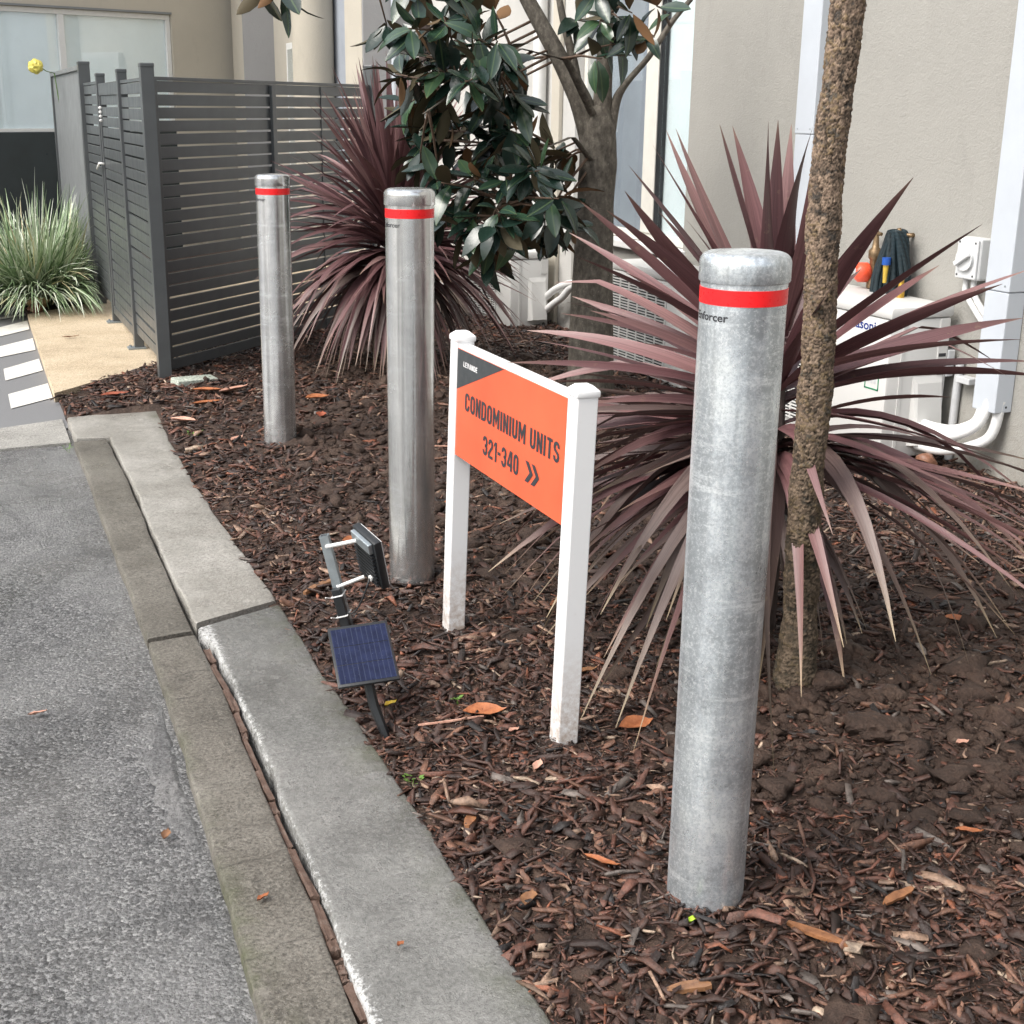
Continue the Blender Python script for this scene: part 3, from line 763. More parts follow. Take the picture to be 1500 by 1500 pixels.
    for ch in txt:
        if ch == ' ': x += W * .62; continue
        w, polys, strips = G[ch]; vs_, fs_ = [], []
        for p in polys:
            b = len(vs_); vs_ += [(x + a, c) for a, c in p]; fs_.append(tuple(range(b, b + len(p))))
        for st_ in strips:
            P = [Vector(q) for q in st_]
            P = [p for k, p in enumerate(P) if k == 0 or (p - P[k - 1]).length > 1e-4]
            closed = (P[0] - P[-1]).length < 1e-3
            b = len(vs_); n = len(P)
            for k, p in enumerate(P):
                a = P[k - 1] if k else (P[-2] if closed else p); c = P[k + 1] if k < n - 1 else (P[1] if closed else p)
                d1 = (p - a).normalized() if (p - a).length > 0 else (c - p).normalized(); d2 = (c - p).normalized() if (c - p).length > 0 else d1
                nm = Vector((-(d1.y + d2.y), d1.x + d2.x)).normalized(); cs = max(.6, nm.dot(Vector((-d1.y, d1.x))))
                vs_ += [(x + p.x + nm.x * e / cs, p.y + nm.y * e / cs), (x + p.x - nm.x * e / cs, p.y - nm.y * e / cs)]
            for k in range(n - 1): fs_.append((b + 2 * k, b + 2 * k + 1, b + 2 * k + 3, b + 2 * k + 2))
        out.append((vs_, fs_)); x += w + W * gap
    x -= W * gap
    return [([(a / x * width, c * h) for a, c in v_], f_) for v_, f_ in out]

def sign():
    t = thing('sign', 'orange direction sign with dark lettering on two white posts', 'sign')
    t.rotation_euler = (0, math.radians(1.7), 0); t.location = (-.020, 0, .0365)        # leans a little away from the drive
    X = 1.237
    for yc, zt in ((3.268, .818), (2.535, .814)):
        p = MB(); p.box(X - .025, X + .025, yc - .025, yc + .025, -.12, zt, None, .003); po = p.build('post', MAT['white_post'], t)
        c = MB()
        c.box(X - .0285, X + .0285, yc - .0285, yc + .0285, zt - .002, zt + .014, None, .004)
        a, b = .026, .014
        c.add([(X - a, yc - a, zt + .0135), (X + a, yc - a, zt + .0135), (X + a, yc + a, zt + .0135), (X - a, yc + a, zt + .0135), (X - b, yc - b, zt + .024), (X + b, yc - b, zt + .024), (X + b, yc + b, zt + .024), (X - b, yc + b, zt + .024)],
              [(0, 1, 5, 4), (1, 2, 6, 5), (2, 3, 7, 6), (3, 0, 4, 7), (4, 5, 6, 7)])
        c.build('cap', MAT['white_post'], po, 30)
    y0, y1, z0, z1 = 2.5605, 3.2425, .515, .803
    r = MB(); r.box(X - .018, X + .018, y0, y1, z1 - .012, z1 + .006, None, .002); r.build('top_rail', MAT['white_post'], t)
    r = MB(); r.box(X - .012, X + .018, y0, y1, z0 + .004, z0 + .020, None, .002); r.build('bottom_rail', MAT['white_post'], t)
    Xp = X - .0215
    p = MB(); p.box(Xp, Xp + .003, y0, y1, z0, z1 - .002); pan = p.build('panel', MAT['orange'], t)
    d = MB(); xx = Xp - .0006
    d.add([(xx, y1, z1 - .002), (xx, 2.925, z1 - .002), (xx, y1, .693)], [(0, 1, 2)])
    d.build('dark_corner', MAT['sign_dark'], pan)
    def put(txt, ya, yb, zb, zt, mat, th_):
        for v2, f2 in block_text(txt, zt - zb, ya - yb, th_):
            mb = MB(); mb.add([(Xp - .0012, ya - a, zb + b) for a, b in v2], f2); mb.build('letter', mat, pan)
    put('CONDOMINIUM UNITS', 3.178, 2.592, .648, .696, MAT['sign_ink'], .155)
    put('321-340', 3.044, 2.815, .563, .613, MAT['sign_ink'], .155)
    put('LEVANDE', 3.197, 3.099, .760, .7735, MAT['white_ink'], .16)
    for k in range(2):
        c = MB(); ya = 2.775 - k * .036; xx = Xp - .0012; w = .020; zc, hh = .588, .025; dd = .027
        poly = [(ya, zc + hh), (ya - w, zc + hh), (ya - w - dd, zc), (ya - w, zc - hh), (ya, zc - hh), (ya - dd, zc)]
        c.add([(xx, a, b) for a, b in poly], [(0, 1, 2, 5), (5, 2, 3, 4)]); c.build('chevron', MAT['sign_ink'], pan)
sign()

# ------------------------------------------------------------------ solar lamp and its panel
def solar():
    t = thing('flood_light', 'small black finned floodlight on a short square steel tube in the mulch', 'lamp', (.955, 3.40, .0))
    top = Vector((-.062, .03, .265)); base = Vector((0, 0, -.03))
    ax = (top - base).normalized(); Q = ax.to_track_quat('Z', 'Y').to_matrix().to_4x4(); Q.translation = base
    L = (top - base).length; w = .0125; ww = .0095
    mb = MB()
    for a, b, c_, d_ in ((-w, w, -w, -ww), (-w, w, ww, w), (-w, -ww, -ww, ww), (ww, w, -ww, ww)):
        mb.box(a, b, c_, d_, 0, L, Q)
    mb.build('steel_tube', MAT['steel'], t)
    mb = MB(); mb.box(.014, .036, -.013, .013, -.02, L * .50, Q, .002); mb.build('stake', MAT['black'], t)
    for f in (.22, .42):
        mb = MB(); zz = L * f
        mb.tube([Q @ Vector(p) for p in ((-w - .002, -w - .003, zz), (w + .026, -w - .003, zz + .004), (w + .027, w + .003, zz + .006), (-w - .002, w + .003, zz + .002), (-w - .002, -w - .003, zz))], .0022, 6)
        mb.tube([Q @ Vector((w + .02, -w - .004, zz)), Q @ Vector((w + .045, -w - .014, zz + .014))], .0018, 5)
        mb.build('cable_tie', MAT['tie'], t)
    # lamp head, facing the sign
    M_ = Matrix.Translation((.050, -.045, .215)) @ Matrix.Rotation(math.radians(10), 4, 'Z') @ Matrix.Rotation(math.radians(-16), 4, 'Y') @ Matrix.Rotation(math.radians(12), 4, 'X')
    hx, hy, hz = .012, .062, .080
    mb = MB(); mb.box(-hx, hx, -hy, hy, -hz, hz, M_, .005); head = mb.build('lamp_housing', MAT['black'], t, 40)
    mb = MB(); mb.box(hx, hx + .003, -hy + .006, hy - .006, -hz + .006, hz - .006, M_); mb.build('lamp_glass', MAT['switch'], head)
    mb = MB(); mb.box(-hx - .013, -hx + .001, -hy * .8, hy * .8, hz * .52, hz * .93, M_, .003); mb.build('driver_box', MAT['steel'], head)
    for k in range(9):
        zz = hz * .42 - k * .0125
        mb = MB(); mb.box(-hx - .010, -hx + .001, -hy * .85, hy * .85, zz - .0022, zz + .0022, M_); mb.build('fin', MAT['black'], head)
    mb = MB(); mb.tube([M_ @ Vector((-hx - .014, -.02, -hz * .68)), M_ @ Vector((-hx + .002, -.02, -hz * .68))], .009, 10); mb.build('cable_gland', MAT['tie'], head)
    for f, zl in ((.90, .055), (.50, -.072)):
        p0 = Q @ Vector((w, 0, L * f)); p1 = M_ @ Vector((-hx - .012, .02, zl))
        mb = MB(); mb.tube([p0, p1], .0055, 8); mb.build('bracket_arm', MAT['tie'], t)
    g = M_ @ Vector((-hx - .014, -.02, -hz * .68))
    mb = MB(); pts = []
    for k in range(9):
        u = k / 8; a = g.lerp(Q @ Vector((.03, 0, L * .30)), u); a.z -= .05 * math.sin(math.pi * u); pts.append(a)
    mb.tube(pts, .0026, 6); mb.build('cable', MAT['black'], t, True)
    # panel
    t2 = thing('solar_panel', 'tilted dark blue solar panel on a plastic stake beside the edging slab', 'solar panel', (.832, 2.765, 0))
    M_ = Matrix.Translation((-.005, .075, .155)) @ Matrix.Rotation(math.radians(-7), 4, 'Z') @ Matrix.Rotation(math.radians(27), 4, 'X') @ Matrix.Rotation(math.radians(-5), 4, 'Y')
    hw, hl = .0735, .093
    mb = MB(); mb.box(-hw, hw, -hl, hl, -.008, .0, M_, .0025); fr = mb.build('frame', MAT['black'], t2, 40)
    for k in range(3):
        a = -hl + .008 + k * (2 * hl - .016) / 3; b = a + (2 * hl - .016) / 3 - .0016
        me = bpy.data.meshes.new('cell'); me.from_pydata([(-hw + .006, a, .0007), (hw - .006, a, .0007), (hw - .006, b, .0007), (-hw + .006, b, .0007)], [], [(0, 1, 2, 3)])
        me.materials.append(MAT['solar']); c = obj('solar_cell', me, fr); c.matrix_local = M_
    mb = MB()
    mb.box(-.040, .040, -.078, -.035, -.020, -.0075, M_, .006); mb.build('socket', MAT['black'], t2, 40)
    s0 = M_ @ Vector((.0, -.055, -.02))
    mb = MB(); mb.tube([s0, Vector((s0.x + .012, s0.y - .012, .04)), Vector((.024, -.03, -.04)), Vector((.03, -.035, -.10))], [.0125, .0125, .010, .003], 6); mb.build('stake', MAT['black'], t2, 40)
solar()

# ------------------------------------------------------------------ fence
def fence():
    t = thing('screen_fence', 'charcoal slatted aluminium screen fence with a gate beside the cream path', 'fence')
    X = 1.02
    FM = MAT['fence']
    def post(nm, x, y, w, z0, z1, M_=None, cap=True, foot=False):
        mb = MB(); mb.box(x - w, x + w, y - w, y + w, z0, z1, M_, .003); p = mb.build(nm, FM, t)
        if cap:
            c = MB(); c.box(x - w - .002, x + w + .002, y - w - .002, y + w + .002, z1 - .012, z1 + .010, M_, .005); c.build('post_cap', FM, p)
        if foot:
            c = MB(); c.box(x - w - .040, x + w + .01, y - w - .012, y + w + .012, -.006, .006, M_, .002); c.build('base_plate', MAT['steel'], p)
            c = MB(); c.tube([(x - w - .024, y, .006), (x - w - .024, y, .018)], .008, 6); c.build('bolt', MAT['steel'], p)
        return p
    post('post', X, 7.215, .034, -.1, 1.605)
    post('post', X, 8.235, .028, -.006, 1.60, foot=True)
    post('post', X, 9.33, .028, -.006, 1.60, foot=True)
    post('post', X, 10.33, .040, -.02, 1.70)
    post('post', X + .01, 13.1, .03, -.02, 1.69)
    N, pitch, sw = 22, .0655, .0555
    zt = 1.525
    # slats facing the drive, three bays (the middle bay is the gate)
    for bi, (ya, yb, nn, dz) in enumerate(((7.249, 8.207, N, 0.), (8.275, 9.29, N - 1, -.055), (9.358, 10.29, N, .015))):
        mb = MB(); mb.box(X - .012, X + .004, ya, yb, -sw / 2, sw / 2, None, .002)
        me = None
        for k in range(nn):
            z = zt - .03 + dz - k * pitch
            if z < .06: continue
            if me is None:
                o = mb.build('slat', FM, t); me = o.data
            else:
                o = obj('slat', me, t)
            o.location = (R.uniform(-.0012, .0012), 0, z + R.uniform(-.0012, .0012))
            o.rotation_euler = (R.uniform(-.0004, .0004), 0, 0)
        if bi != 1:
            c = MB(); c.box(X - .014, X + .010, ya, yb, zt + dz + .004, zt + dz + .022, None, .002); c.build('top_rail', FM, t)
    # gate frame, lock and handle
    mb = MB(); mb.box(X - .020, X + .014, 8.268, 9.296, 1.47, 1.545, None, .003); g = mb.build('gate_rail', FM, t)
    mb = MB(); mb.box(X - .020, X + .014, 8.268, 9.296, .06, .115, None, .003); mb.build('gate_rail', FM, t)
    for yy in (8.272, 9.26):
        mb = MB(); mb.box(X - .021, X + .014, yy, yy + .034, .116, 1.469, None, .003); mb.build('gate_stile', FM, t)
    mb = MB()
    for k in range(4): mb.lathe([(.002, 1.405 - k * .026), (.011, 1.400 - k * .026), (.011, 1.392 - k * .026), (.002, 1.386 - k * .026)], 8, X - .026, 9.20)
    mb.build('latch_chain', MAT['tie'], t)
    mb = MB(); mb.tube([(X - .02, 9.24, 1.045), (X - .05, 9.25, 1.05), (X - .055, 9.36, 1.01)], .007, 8); mb.build('handle', MAT['tie'], t, True)
    # solid sheet beyond the gate
    mb = MB(); mb.box(X - .004, X + .012, 10.372, 13.07, .03, 1.655, None, .002)
    mb.build('sheet_panel', MAT['fence_solid'], t)
    mb = MB(); mb.box(X - .022, X + .022, 10.371, 13.08, 1.656, 1.69, None, .004); mb.build('top_rail', MAT['fence_solid'], t)
    # diagonal wing
    ang = math.radians(45.5)
    P0 = Vector((X, 7.215, 0))
    D = Matrix.Translation(P0) @ Matrix.Rotation(-ang, 4, 'Z')        # local +y runs along the wing
    Lw = 2.36
    mb = MB(); mb.box(-.008, .008, .055, Lw - .03, -sw / 2, sw / 2, None, .002)
    s0 = None
    for k in range(N + 1):
        z = zt - .022 - k * pitch
        if z < .06: continue
        if s0 is None: s0 = mb.build('slat', FM, t); o = s0
        else: o = obj('slat', s0.data, t)
        o.matrix_local = D @ Matrix.Translation((R.uniform(-.001, .001), 0, z + R.uniform(-.0012, .0012)))
    mb = MB(); mb.box(-.014, .014, .05, Lw - .03, zt + .008, zt + .026, D, .002); mb.build('top_rail', FM, t)
    mb = MB(); mb.box(-.012, .016, .032, .062, .05, zt + .02, D, .002); mb.build('side_channel', FM, t)
    mb = MB(); mb.box(-.034 - .0, .034, Lw - .03, Lw + .038, -.05, 1.665, D, .003); p = mb.build('post', FM, t)
    mb = MB(); mb.box(-.036, .036, Lw - .032, Lw + .040, 1.655, 1.676, D, .005); mb.build('post_cap', FM, p)
    mb = MB(); mb.box(.009, .030, 1.12, 1.16, .05, zt, D, .002); mb.build('stiffener', FM, t)
    mb = MB(); mb.box(.010, .014, 1.70, 1.708, .05, zt, D); mb.build('stiffener', FM, t)
fence()

# ------------------------------------------------------------------ buildings
WX = 3.82
def building():
    t = thing('building', 'greige rendered unit block with windows, on the right behind the planting', 'building')
    W = MAT['wall']
    def part(nm, mat, x0, x1, y0, y1, z0, z1, bev=0., par=None):
        mb = MB(); mb.box(x0, x1, y0, y1, z0, z1, None, bev); return mb.build(nm, mat, par or t)
    wy0, wy1, wz0, wz1 = 6.605, 8.05, .655, 2.45
    part('wall', W, WX, WX + .28, -1.5, wy0, -.3, 5.2)
    part('wall', W, WX, WX + .28, wy0, wy1, -.3, wz0 - .05)
    part('wall', W, WX, WX + .28, wy0, wy1, wz1, 5.2)
    part('wall', MAT['wall_white'], WX + .003, WX + .28, wy1, 11.31, -.3, 5.2)
    part('roof', MAT['fence_solid'], WX - .35, WX + 6, -1.6, 16, 5.2, 5.4)
    # window
    fx = WX + .055
    win = part('window', MAT['frame'], fx, fx + .05, wy0 + .002, wy1 - .002, wz0 - .002, wz0 + .050, .003)
    part('frame', MAT['frame'], fx, fx + .05, wy0 + .002, wy1 - .002, wz1 - .05, wz1 - .002, .003, win)
    part('frame', MAT['frame'], fx, fx + .05, wy1 - .05, wy1 - .002, wz0 + .05, wz1 - .05, .003, win)
    part('frame', MAT['frame'], fx, fx + .05, wy0 + .002, wy0 + .030, wz0 + .05, wz1 - .05, .003, win)
    part('mullion', MAT['frame'], fx - .012, fx + .05, 7.055, 7.20, wz0 + .0505, wz1 - .0505, .004, win)
    part('gasket', MAT['gasket'], fx - .004, fx + .046, 7.044, 7.0545, wz0 + .0505, wz1 - .0505, 0, win)
    part('pane', MAT['glass'], fx + .02, fx + .024, wy0 + .031, 7.043, wz0 + .051, wz1 - .051, 0, win)
    part('pane', MAT['glass'], fx + .02, fx + .024, 7.201, wy1 - .051, wz0 + .051, wz1 - .051, 0, win)
    part('window_sill', MAT['frame_white'], WX - .045, fx, wy0 - .03, wy1 + .03, wz0 - .048, wz0 - .004, .006, win)
    part('blind', MAT['blind'], fx + .052, fx + .056, wy0 + .02, 7.10, wz0, wz1, 0, win)
    part('dim_room_sheet', MAT['dark_in'], fx + .052, fx + .056, 7.11, wy1 - .02, wz0, wz1, 0, win)  # flat sheet behind the glass, its grey stands for the dim room
    # round downpipe and pale corner strip
    mb = MB(); mb.tube([(WX - .055, 8.50, -.1), (WX - .055, 8.50, 5.1)], .045, 20); mb.build('downpipe', MAT['frame_white'], t, 40)
    mb = MB(); mb.box(WX - .03, WX + .001, 8.24, 8.36, -.1, 5.1, None, .006); mb.build('corner_trim', MAT['wall_cream'], t)
    # piers of the entry further along
    part('pier', MAT['wall_grey'], 3.398, 4.10, 11.312, 11.345, -.3, 5.2)
    part('pier', MAT['wall_cream'], 3.395, 4.10, 11.346, 11.86, -.3, 5.2)
    mb = MB(); mb.tube([(3.655, 11.285, -.2), (3.655, 11.285, 5.1)], .022, 12); mb.build('downpipe', MAT['duct'], t, 40)
    mb = MB(); mb.tube([(3.56, 12.05, -.2), (3.56, 12.05, 5.1)], .022, 12); mb.build('downpipe', MAT['duct'], t, 40)
    part('recess', MAT['dark_in'], 3.66, 3.70, 11.9, 13.3, -.3, 5.2)
    mb = MB(); mb.lathe([(.20, -.3), (.20, 5.2)], 28, 3.46, 13.2); mb.build('column', MAT['wall_tan'], t, 40)
    part('wall', MAT['wall_cream'], 3.50, 4.1, 13.35, 15.4, -.3, 5.2)
    w2 = part('window', MAT['frame_white'], 3.40, 3.49, 13.50, 14.05, -.1, 2.03, .004)
    part('pane', MAT['glass'], 3.396, 3.399, 13.56, 13.99, .0, 1.97, 0, w2)
    part('pier', MAT['wall_grey'], 3.17, 3.70, 15.002, 15.05, -.3, 5.2)
    part('pier', MAT['wall_cream'], 3.168, 3.70, 15.051, 15.60, -.3, 5.2)
building()
def back_building():
    a = math.atan2(.375, .927)
    t = thing('building', 'tan rendered block with a wide frosted window at the far end', 'building', (3.2, 15.75, 0), a)
    # local +x runs to the right along the facade, the facade faces -y
    def part(nm, mat, x0, x1, y0, y1, z0, z1, bev=0., par=None):
        mb = MB(); mb.box(x0, x1, y0, y1, z0, z1, None, bev); return mb.build(nm, mat, par or t)
    wx0, wx1, wz0, wz1 = -6.2, -.77, 1.15, 2.36
    part('wall', MAT['wall_tan'], wx1, .9, 0, .3, -.3, 5.2)
    part('wall', MAT['wall_tan'], wx0, wx1, 0, .3, wz1, 5.2)
    part('wall', MAT['wall_tan'], -10, wx0, 0, .3, -.3, 5.2)
    part('base_panel', MAT['dark_base'], wx0, wx1, .02, .3, -.3, wz0 - .001)
    part('roof', MAT['fence_solid'], -10.2, 1.1, -.4, 6, 5.2, 5.4)
    win = part('window', MAT['frame_white'], wx0 + .002, wx1 - .002, .03, .10, wz1 - .055, wz1 - .002, .004)
    part('frame', MAT['frame_white'], wx0 + .002, wx1 - .002, .03, .10, wz0 + .002, wz0 + .035, .004, win)
    part('frame', MAT['frame_white'], wx1 - .055, wx1 - .002, .031, .10, wz0 + .036, wz1 - .056, .004, win)
    part('head_flashing', MAT['fence_solid'], wx0, wx1, -.012, .03, wz1 + .001, wz1 + .022, 0, win)
    px = wx1 - .055
    for mx_ in (-2.045, -3.32, -4.6, wx0 + .06):
        part('mullion', MAT['frame_white'], mx_ - .035, mx_ + .035, .028, .10, wz0 + .036, wz1 - .056, .004, win)
        part('pane', MAT['glass'], mx_ + .036, px - .001, .06, .064, wz0 + .036, wz1 - .056, 0, win)
        px = mx_ - .035
    part('blind', MAT['blind'], wx0 + .01, wx1 - .01, .070, .074, wz0 + .002, wz1 - .002, 0, win)
back_building()

# ------------------------------------------------------------------ wall services
def duct(label, y0, y1, z0, dep, seam):
    t = thing('duct_cover', label, 'duct')
    mb = MB(); mb.box(WX - dep, WX - .001, y0, y1, z0, seam - .002, None, .004); mb.build('lower_cover', MAT['duct'], t)
    mb = MB(); mb.box(WX - dep - .003, WX - .001, y0 - .003, y1 + .003, seam, 5.0, None, .004); up_ = mb.build('upper_cover', MAT['duct'], t)
    for yy in (y0 + .02, y1 - .02):
        mb = MB(); mb.tube([(WX - dep - .004, yy, seam + .022), (WX - dep + .002, yy, seam + .022)], .004, 8); mb.build('screw', MAT['steel'], up_)
    mb = MB(); mb.tube([(WX - .03, y0 - .001, z0 + .022), (WX - .03, y0 + .004, z0 + .022)], .005, 8); mb.build('screw', MAT['ink'], t)
duct('pale blue grey duct cover at the right edge, above the white pipes', 4.00, 4.125, .275, .085, .745)
duct('pale blue grey duct cover on the wall behind the leaning corky trunk', 5.36, 5.50, .62, .07, 1.30)
def isolator():
    t = thing('isolator_switch', 'pale grey rotary isolator switch box on the wall', 'switch', (WX, 4.265, .845))
    mb = MB(); mb.box(-.060, -.001, -.062, .062, -.082, .082, None, .008); b = mb.build('box', MAT['switch'], t)
    mb = MB(); mb.box(-.072, -.0605, -.058, .058, -.078, .078, None, .005); mb.build('lid', MAT['switch'], t)
    mb = MB(); mb.tube([(-.072, .0, .0), (-.086, .0, .0)], .046, 26); d = mb.build('dial', MAT['switch'], t, 40)
    M_ = Matrix.Rotation(math.radians(-32), 4, 'X')
    mb = MB(); mb.box(-.104, -.0862, -.042, .042, -.010, .010, M_, .004); mb.build('lever', MAT['switch'], d)
    for yy in (-.045, .045):
        for zz in (-.064, .064):
            mb = MB(); mb.tube([(-.0721, yy, zz), (-.0735, yy, zz)], .0045, 8); mb.build('screw', MAT['ink'], t)
    for k, yy in enumerate((-.012, .034)):
        mb = MB(); mb.tube([(-.03, yy, -.08), (-.03, yy, -.13), (-.03, yy - .035, -.17), (-.028, yy - .09, -.22), (-.025, yy - .15, -.27)], .0125, 10); mb.build('conduit', MAT['pipe_white'], t, True)
isolator()
def tap_and_hose():
    t = thing('garden_tap', 'weathered brass garden tap with round orange red cap on a riser', 'tap', (WX - .05, 4.86, 0))
    mb = MB(); mb.tube([(0, 0, .02), (0, 0, .66)], .016, 12); mb.build('riser', MAT['brass'], t, 40)
    mb = MB(); mb.lathe([(.018, .655), (.026, .66), (.026, .70), (.020, .71), (.020, .78), (.028, .79), (.028, .82), (.016, .835), (.012, .87), (.010, .89)], 14); mb.build('valve_body', MAT['brass'], t, 40)
    mb = MB(); mb.tube([(0, -.032, .893), (0, .032, .893)], .008, 8); mb.tube([(0, 0, .88), (0, 0, .905)], .010, 8); mb.build('handle', MAT['brass'], t)
    M_ = Vector((-.05, .03, .725))
    mb = MB(); mb.tube([M_ + Vector((.045, -.02, 0)), M_ + Vector((.03, -.012, 0)), M_ + Vector((-.005, .002, 0)), M_ + Vector((-.018, .008, 0))], [.030, .043, .043, .030], 20); c = mb.build('valve_cap', MAT['valve_red'], t, 50)
    mb = MB(); mb.tube([M_ + Vector((-.0185, .008, 0)), M_ + Vector((-.0205, .009, 0))], .020, 14); mb.build('cap_label', MAT['conduit'], c)
    h = thing('garden_hose', 'coiled dark green ribbed hose hanging from a wall hook', 'hose', (WX - .05, 4.68, .90))
    mb = MB(); mb.tube([(.05, 0, .0), (-.02, 0, .0), (-.03, 0, .03)], .010, 8); mb.tube([(-.005, -.06, .005), (-.005, .06, .005)], .008, 8); mb.build('hook', MAT['brass'], h, True)
    rr = random.Random(3)
    for k in range(14):
        w = .012 + .0065 * k + rr.uniform(-.004, .004); dn = .32 + rr.uniform(-.04, .05); xo = -.020 - .006 * (k % 8) + rr.uniform(-.006, .006)
        pts = []
        for q in range(25):
            a = 2 * math.pi * q / 24
            zc = -dn / 2 + .005; sg = math.sin(a)
            pts.append((xo + .012 * math.sin(a * 2 + k), w * math.copysign(abs(sg) ** .55, sg) * (1.0 - .35 * max(0, math.cos(a))) + .006, zc + (dn / 2 + .012) * math.cos(a)))
        mb = MB(); mb.tube(pts, .0120, 8, False); mb.build('hose_loop', MAT['hose'], h, True)
    mb = MB(); mb.tube([(-.105, -.035, -.085), (-.105, -.035, -.115)], .018, 14); mb.build('hose_connector', MAT['blue_pl'], h, 40)
    mb = MB(); mb.tube([(-.105, -.035, -.116), (-.105, -.035, -.19)], [.012, .008], 12); mb.build('nozzle', MAT['yellow_pl'], h, 40)
    mb = MB(); mb.tube([(-.07, -.10, -.17), (-.07, -.10, -.20), (-.07, -.10, -.215), (-.07, -.10, -.255)], [.011, .012, .017, .017], 12); mb.build('nozzle', MAT['gold'], h, 40)
tap_and_hose()

def air_con(label, xf, y0, y1, z0, z1, dep, letters, grille_y, wires=34):
    t = thing('air_conditioner', label, 'air conditioner', (0, 0, 0), 0, 'outdoor air conditioning units')
    A = MAT['ac']
    mb = MB(); mb.box(xf, xf + dep, y0, y1, z0, z1 - .05, None, .014); mb.build('casing', A, t, 40)
    mb = MB(); mb.box(xf - .006, xf + dep + .004, y0 - .006, y1 + .006, z1 - .0495, z1, None, .012); mb.build('lid', A, t, 40)
    for yy in (y0 + .10, y1 - .16):
        mb = MB(); mb.box(xf + .02, xf + dep - .02, yy, yy + .06, z0 - .06, z0 - .001, None, .004); mb.build('foot', A, t)
    ga, gb = grille_y
    mb = MB(); mb.box(xf - .003, xf - .0005, ga, gb, z0 + .05, z1 - .08); mb.build('coil', MAT['ac_dark'], t)
    mb = MB()
    hh = (z1 - .08 - z0 - .05) / wires
    for k in range(wires + 1):
        z = z0 + .05 + k * hh; mb.box(xf - .010, xf - .0035, ga, gb, z - .0028, z + .0028)
    for k in range(7):
        yy = ga + (gb - ga) * k / 6; mb.box(xf - .0105, xf - .0032, yy - .004, yy + .004, z0 + .045, z1 - .075)
    g = mb.build('grille', A, t); tag(g, kind='stuff')
    # service side, towards the camera
    mb = MB()
    mb.add([(xf + .13, y0 + .001, z0 + .05), (xf + dep - .02, y0 + .001, z0 + .05), (xf + dep - .02, y0 + .001, z0 + .34), (xf + .13, y0 + .001, z0 + .34), (xf + .15, y0 - .045, z0 + .06), (xf + dep - .03, y0 - .045, z0 + .06), (xf + dep - .03, y0 - .012, z0 + .31), (xf + .15, y0 - .012, z0 + .31)],
           [(0, 1, 5, 4), (1, 2, 6, 5), (2, 3, 7, 6), (3, 0, 4, 7), (4, 5, 6, 7)])
    mb.build('service_cover', A, t)
    mb = MB(); mb.box(xf + .06, xf + .075, y0 - .004, y0 + .002, z0 + .02, z1 - .06); mb.build('side_rib', A, t)
    mb = MB(); mb.box(xf + dep - .06, xf + dep - .012, y0 - .005, y0 + .002, z0 + .36, z1 - .055, None, .002); lab = mb.build('label_strip', A, t)
    if letters:
        for zz, hh_ in ((.415, .014), (.375, .010), (.30 + .06, .004), (.35, .003), (.34, .003), (.53, .003), (.50, .003)):
            mb = MB(); mb.box(xf + dep - .055, xf + dep - .020, y0 - .0062, y0 - .0052, z0 + zz, z0 + zz + hh_); mb.build('print', MAT['ink'], lab)
        for k in range(5):
            mb = MB(); mb.box(xf + .14, xf + .20, y0 - .0018, y0 - .0006, z0 + .375 - k * .006, z0 + .378 - k * .006); mb.build('print', MAT['conduit'], t)
        me, co = text_mesh('Panasonic', .040, .245, .02)
        map_mesh(me, lambda c: np.stack([np.full(len(c), xf - .0008), 4.648 - c[:, 0], .545 + c[:, 1]], 1))
        me.materials.append(MAT['blue_ink']); obj('lettering', me, t)
        mb = MB(); c0 = (4.425, .345); w, hh_ = .045, .036
        for a, b, c_, d_ in ((-w, w, -hh_, -hh_ + .006), (-w, w, hh_ - .006, hh_), (-w, -w + .006, -hh_, hh_), (w - .006, w, -hh_, hh_)):
            mb.box(xf - .0012, xf - .0004, c0[0] + a, c0[0] + b, c0[1] + c_, c0[1] + d_)
        mb.build('sticker_border', MAT['green_ink'], t)
        for k in range(3):
            mb = MB(); mb.box(xf - .0012, xf - .0004, 4.40 + k * .02, 4.412 + k * .02, .335, .352); mb.build('print', MAT['conduit'], t)
    return t
air_con('white air conditioner with blue lettering beside the hanging hose', 3.475, 4.335, 5.16, .03, .655, .30, True, (4.70, 5.10))
air_con('white air conditioner with wire grille under the window', 3.46, 5.93, 6.755, .02, .60, .30, False, (6.12, 6.735), 30)
air_con('white air conditioner half hidden behind the far purple plant', 3.45, 8.20, 8.98, -.01, .50, .28, False, (8.45, 8.95), 26)
def pipe(name, label, paths, mat, rad):
    t = thing(name, label, 'pipe')
    for p in paths:
        mb = MB()
        # smooth the path
        P = [Vector(q) for q in p]; pts = []
        for i in range(len(P) - 1):
            a, b, c, d = P[max(i - 1, 0)], P[i], P[i + 1], P[min(i + 2, len(P) - 1)]
            for k in range(6):
                u = k / 6
                pts.append(.5 * ((2 * b) + (c - a) * u + (2 * a - 5 * b + 4 * c - d) * u * u + (-a + 3 * b - 3 * c + d) * u ** 3))
        pts.append(P[-1])
        mb.tube(pts, rad, 12); mb.build('tube', mat, t, 50)
pipe('insulated_pipe', 'white insulated pipes curving from the air conditioner up to the duct cover', [[(3.66, 4.32, .175), (3.67, 4.24, .172), (3.70, 4.16, .18), (3.745, 4.10, .225), (3.76, 4.085, .32)], [(3.63, 4.32, .165), (3.63, 4.22, .158), (3.665, 4.13, .165), (3.72, 4.065, .22), (3.755, 4.05, .32)], [(3.65, 4.32, .085), (3.66, 4.20, .09), (3.70, 4.10, .12), (3.76, 4.03, .18), (3.78, 4.02, .32)]], MAT['pipe_white'], .021)
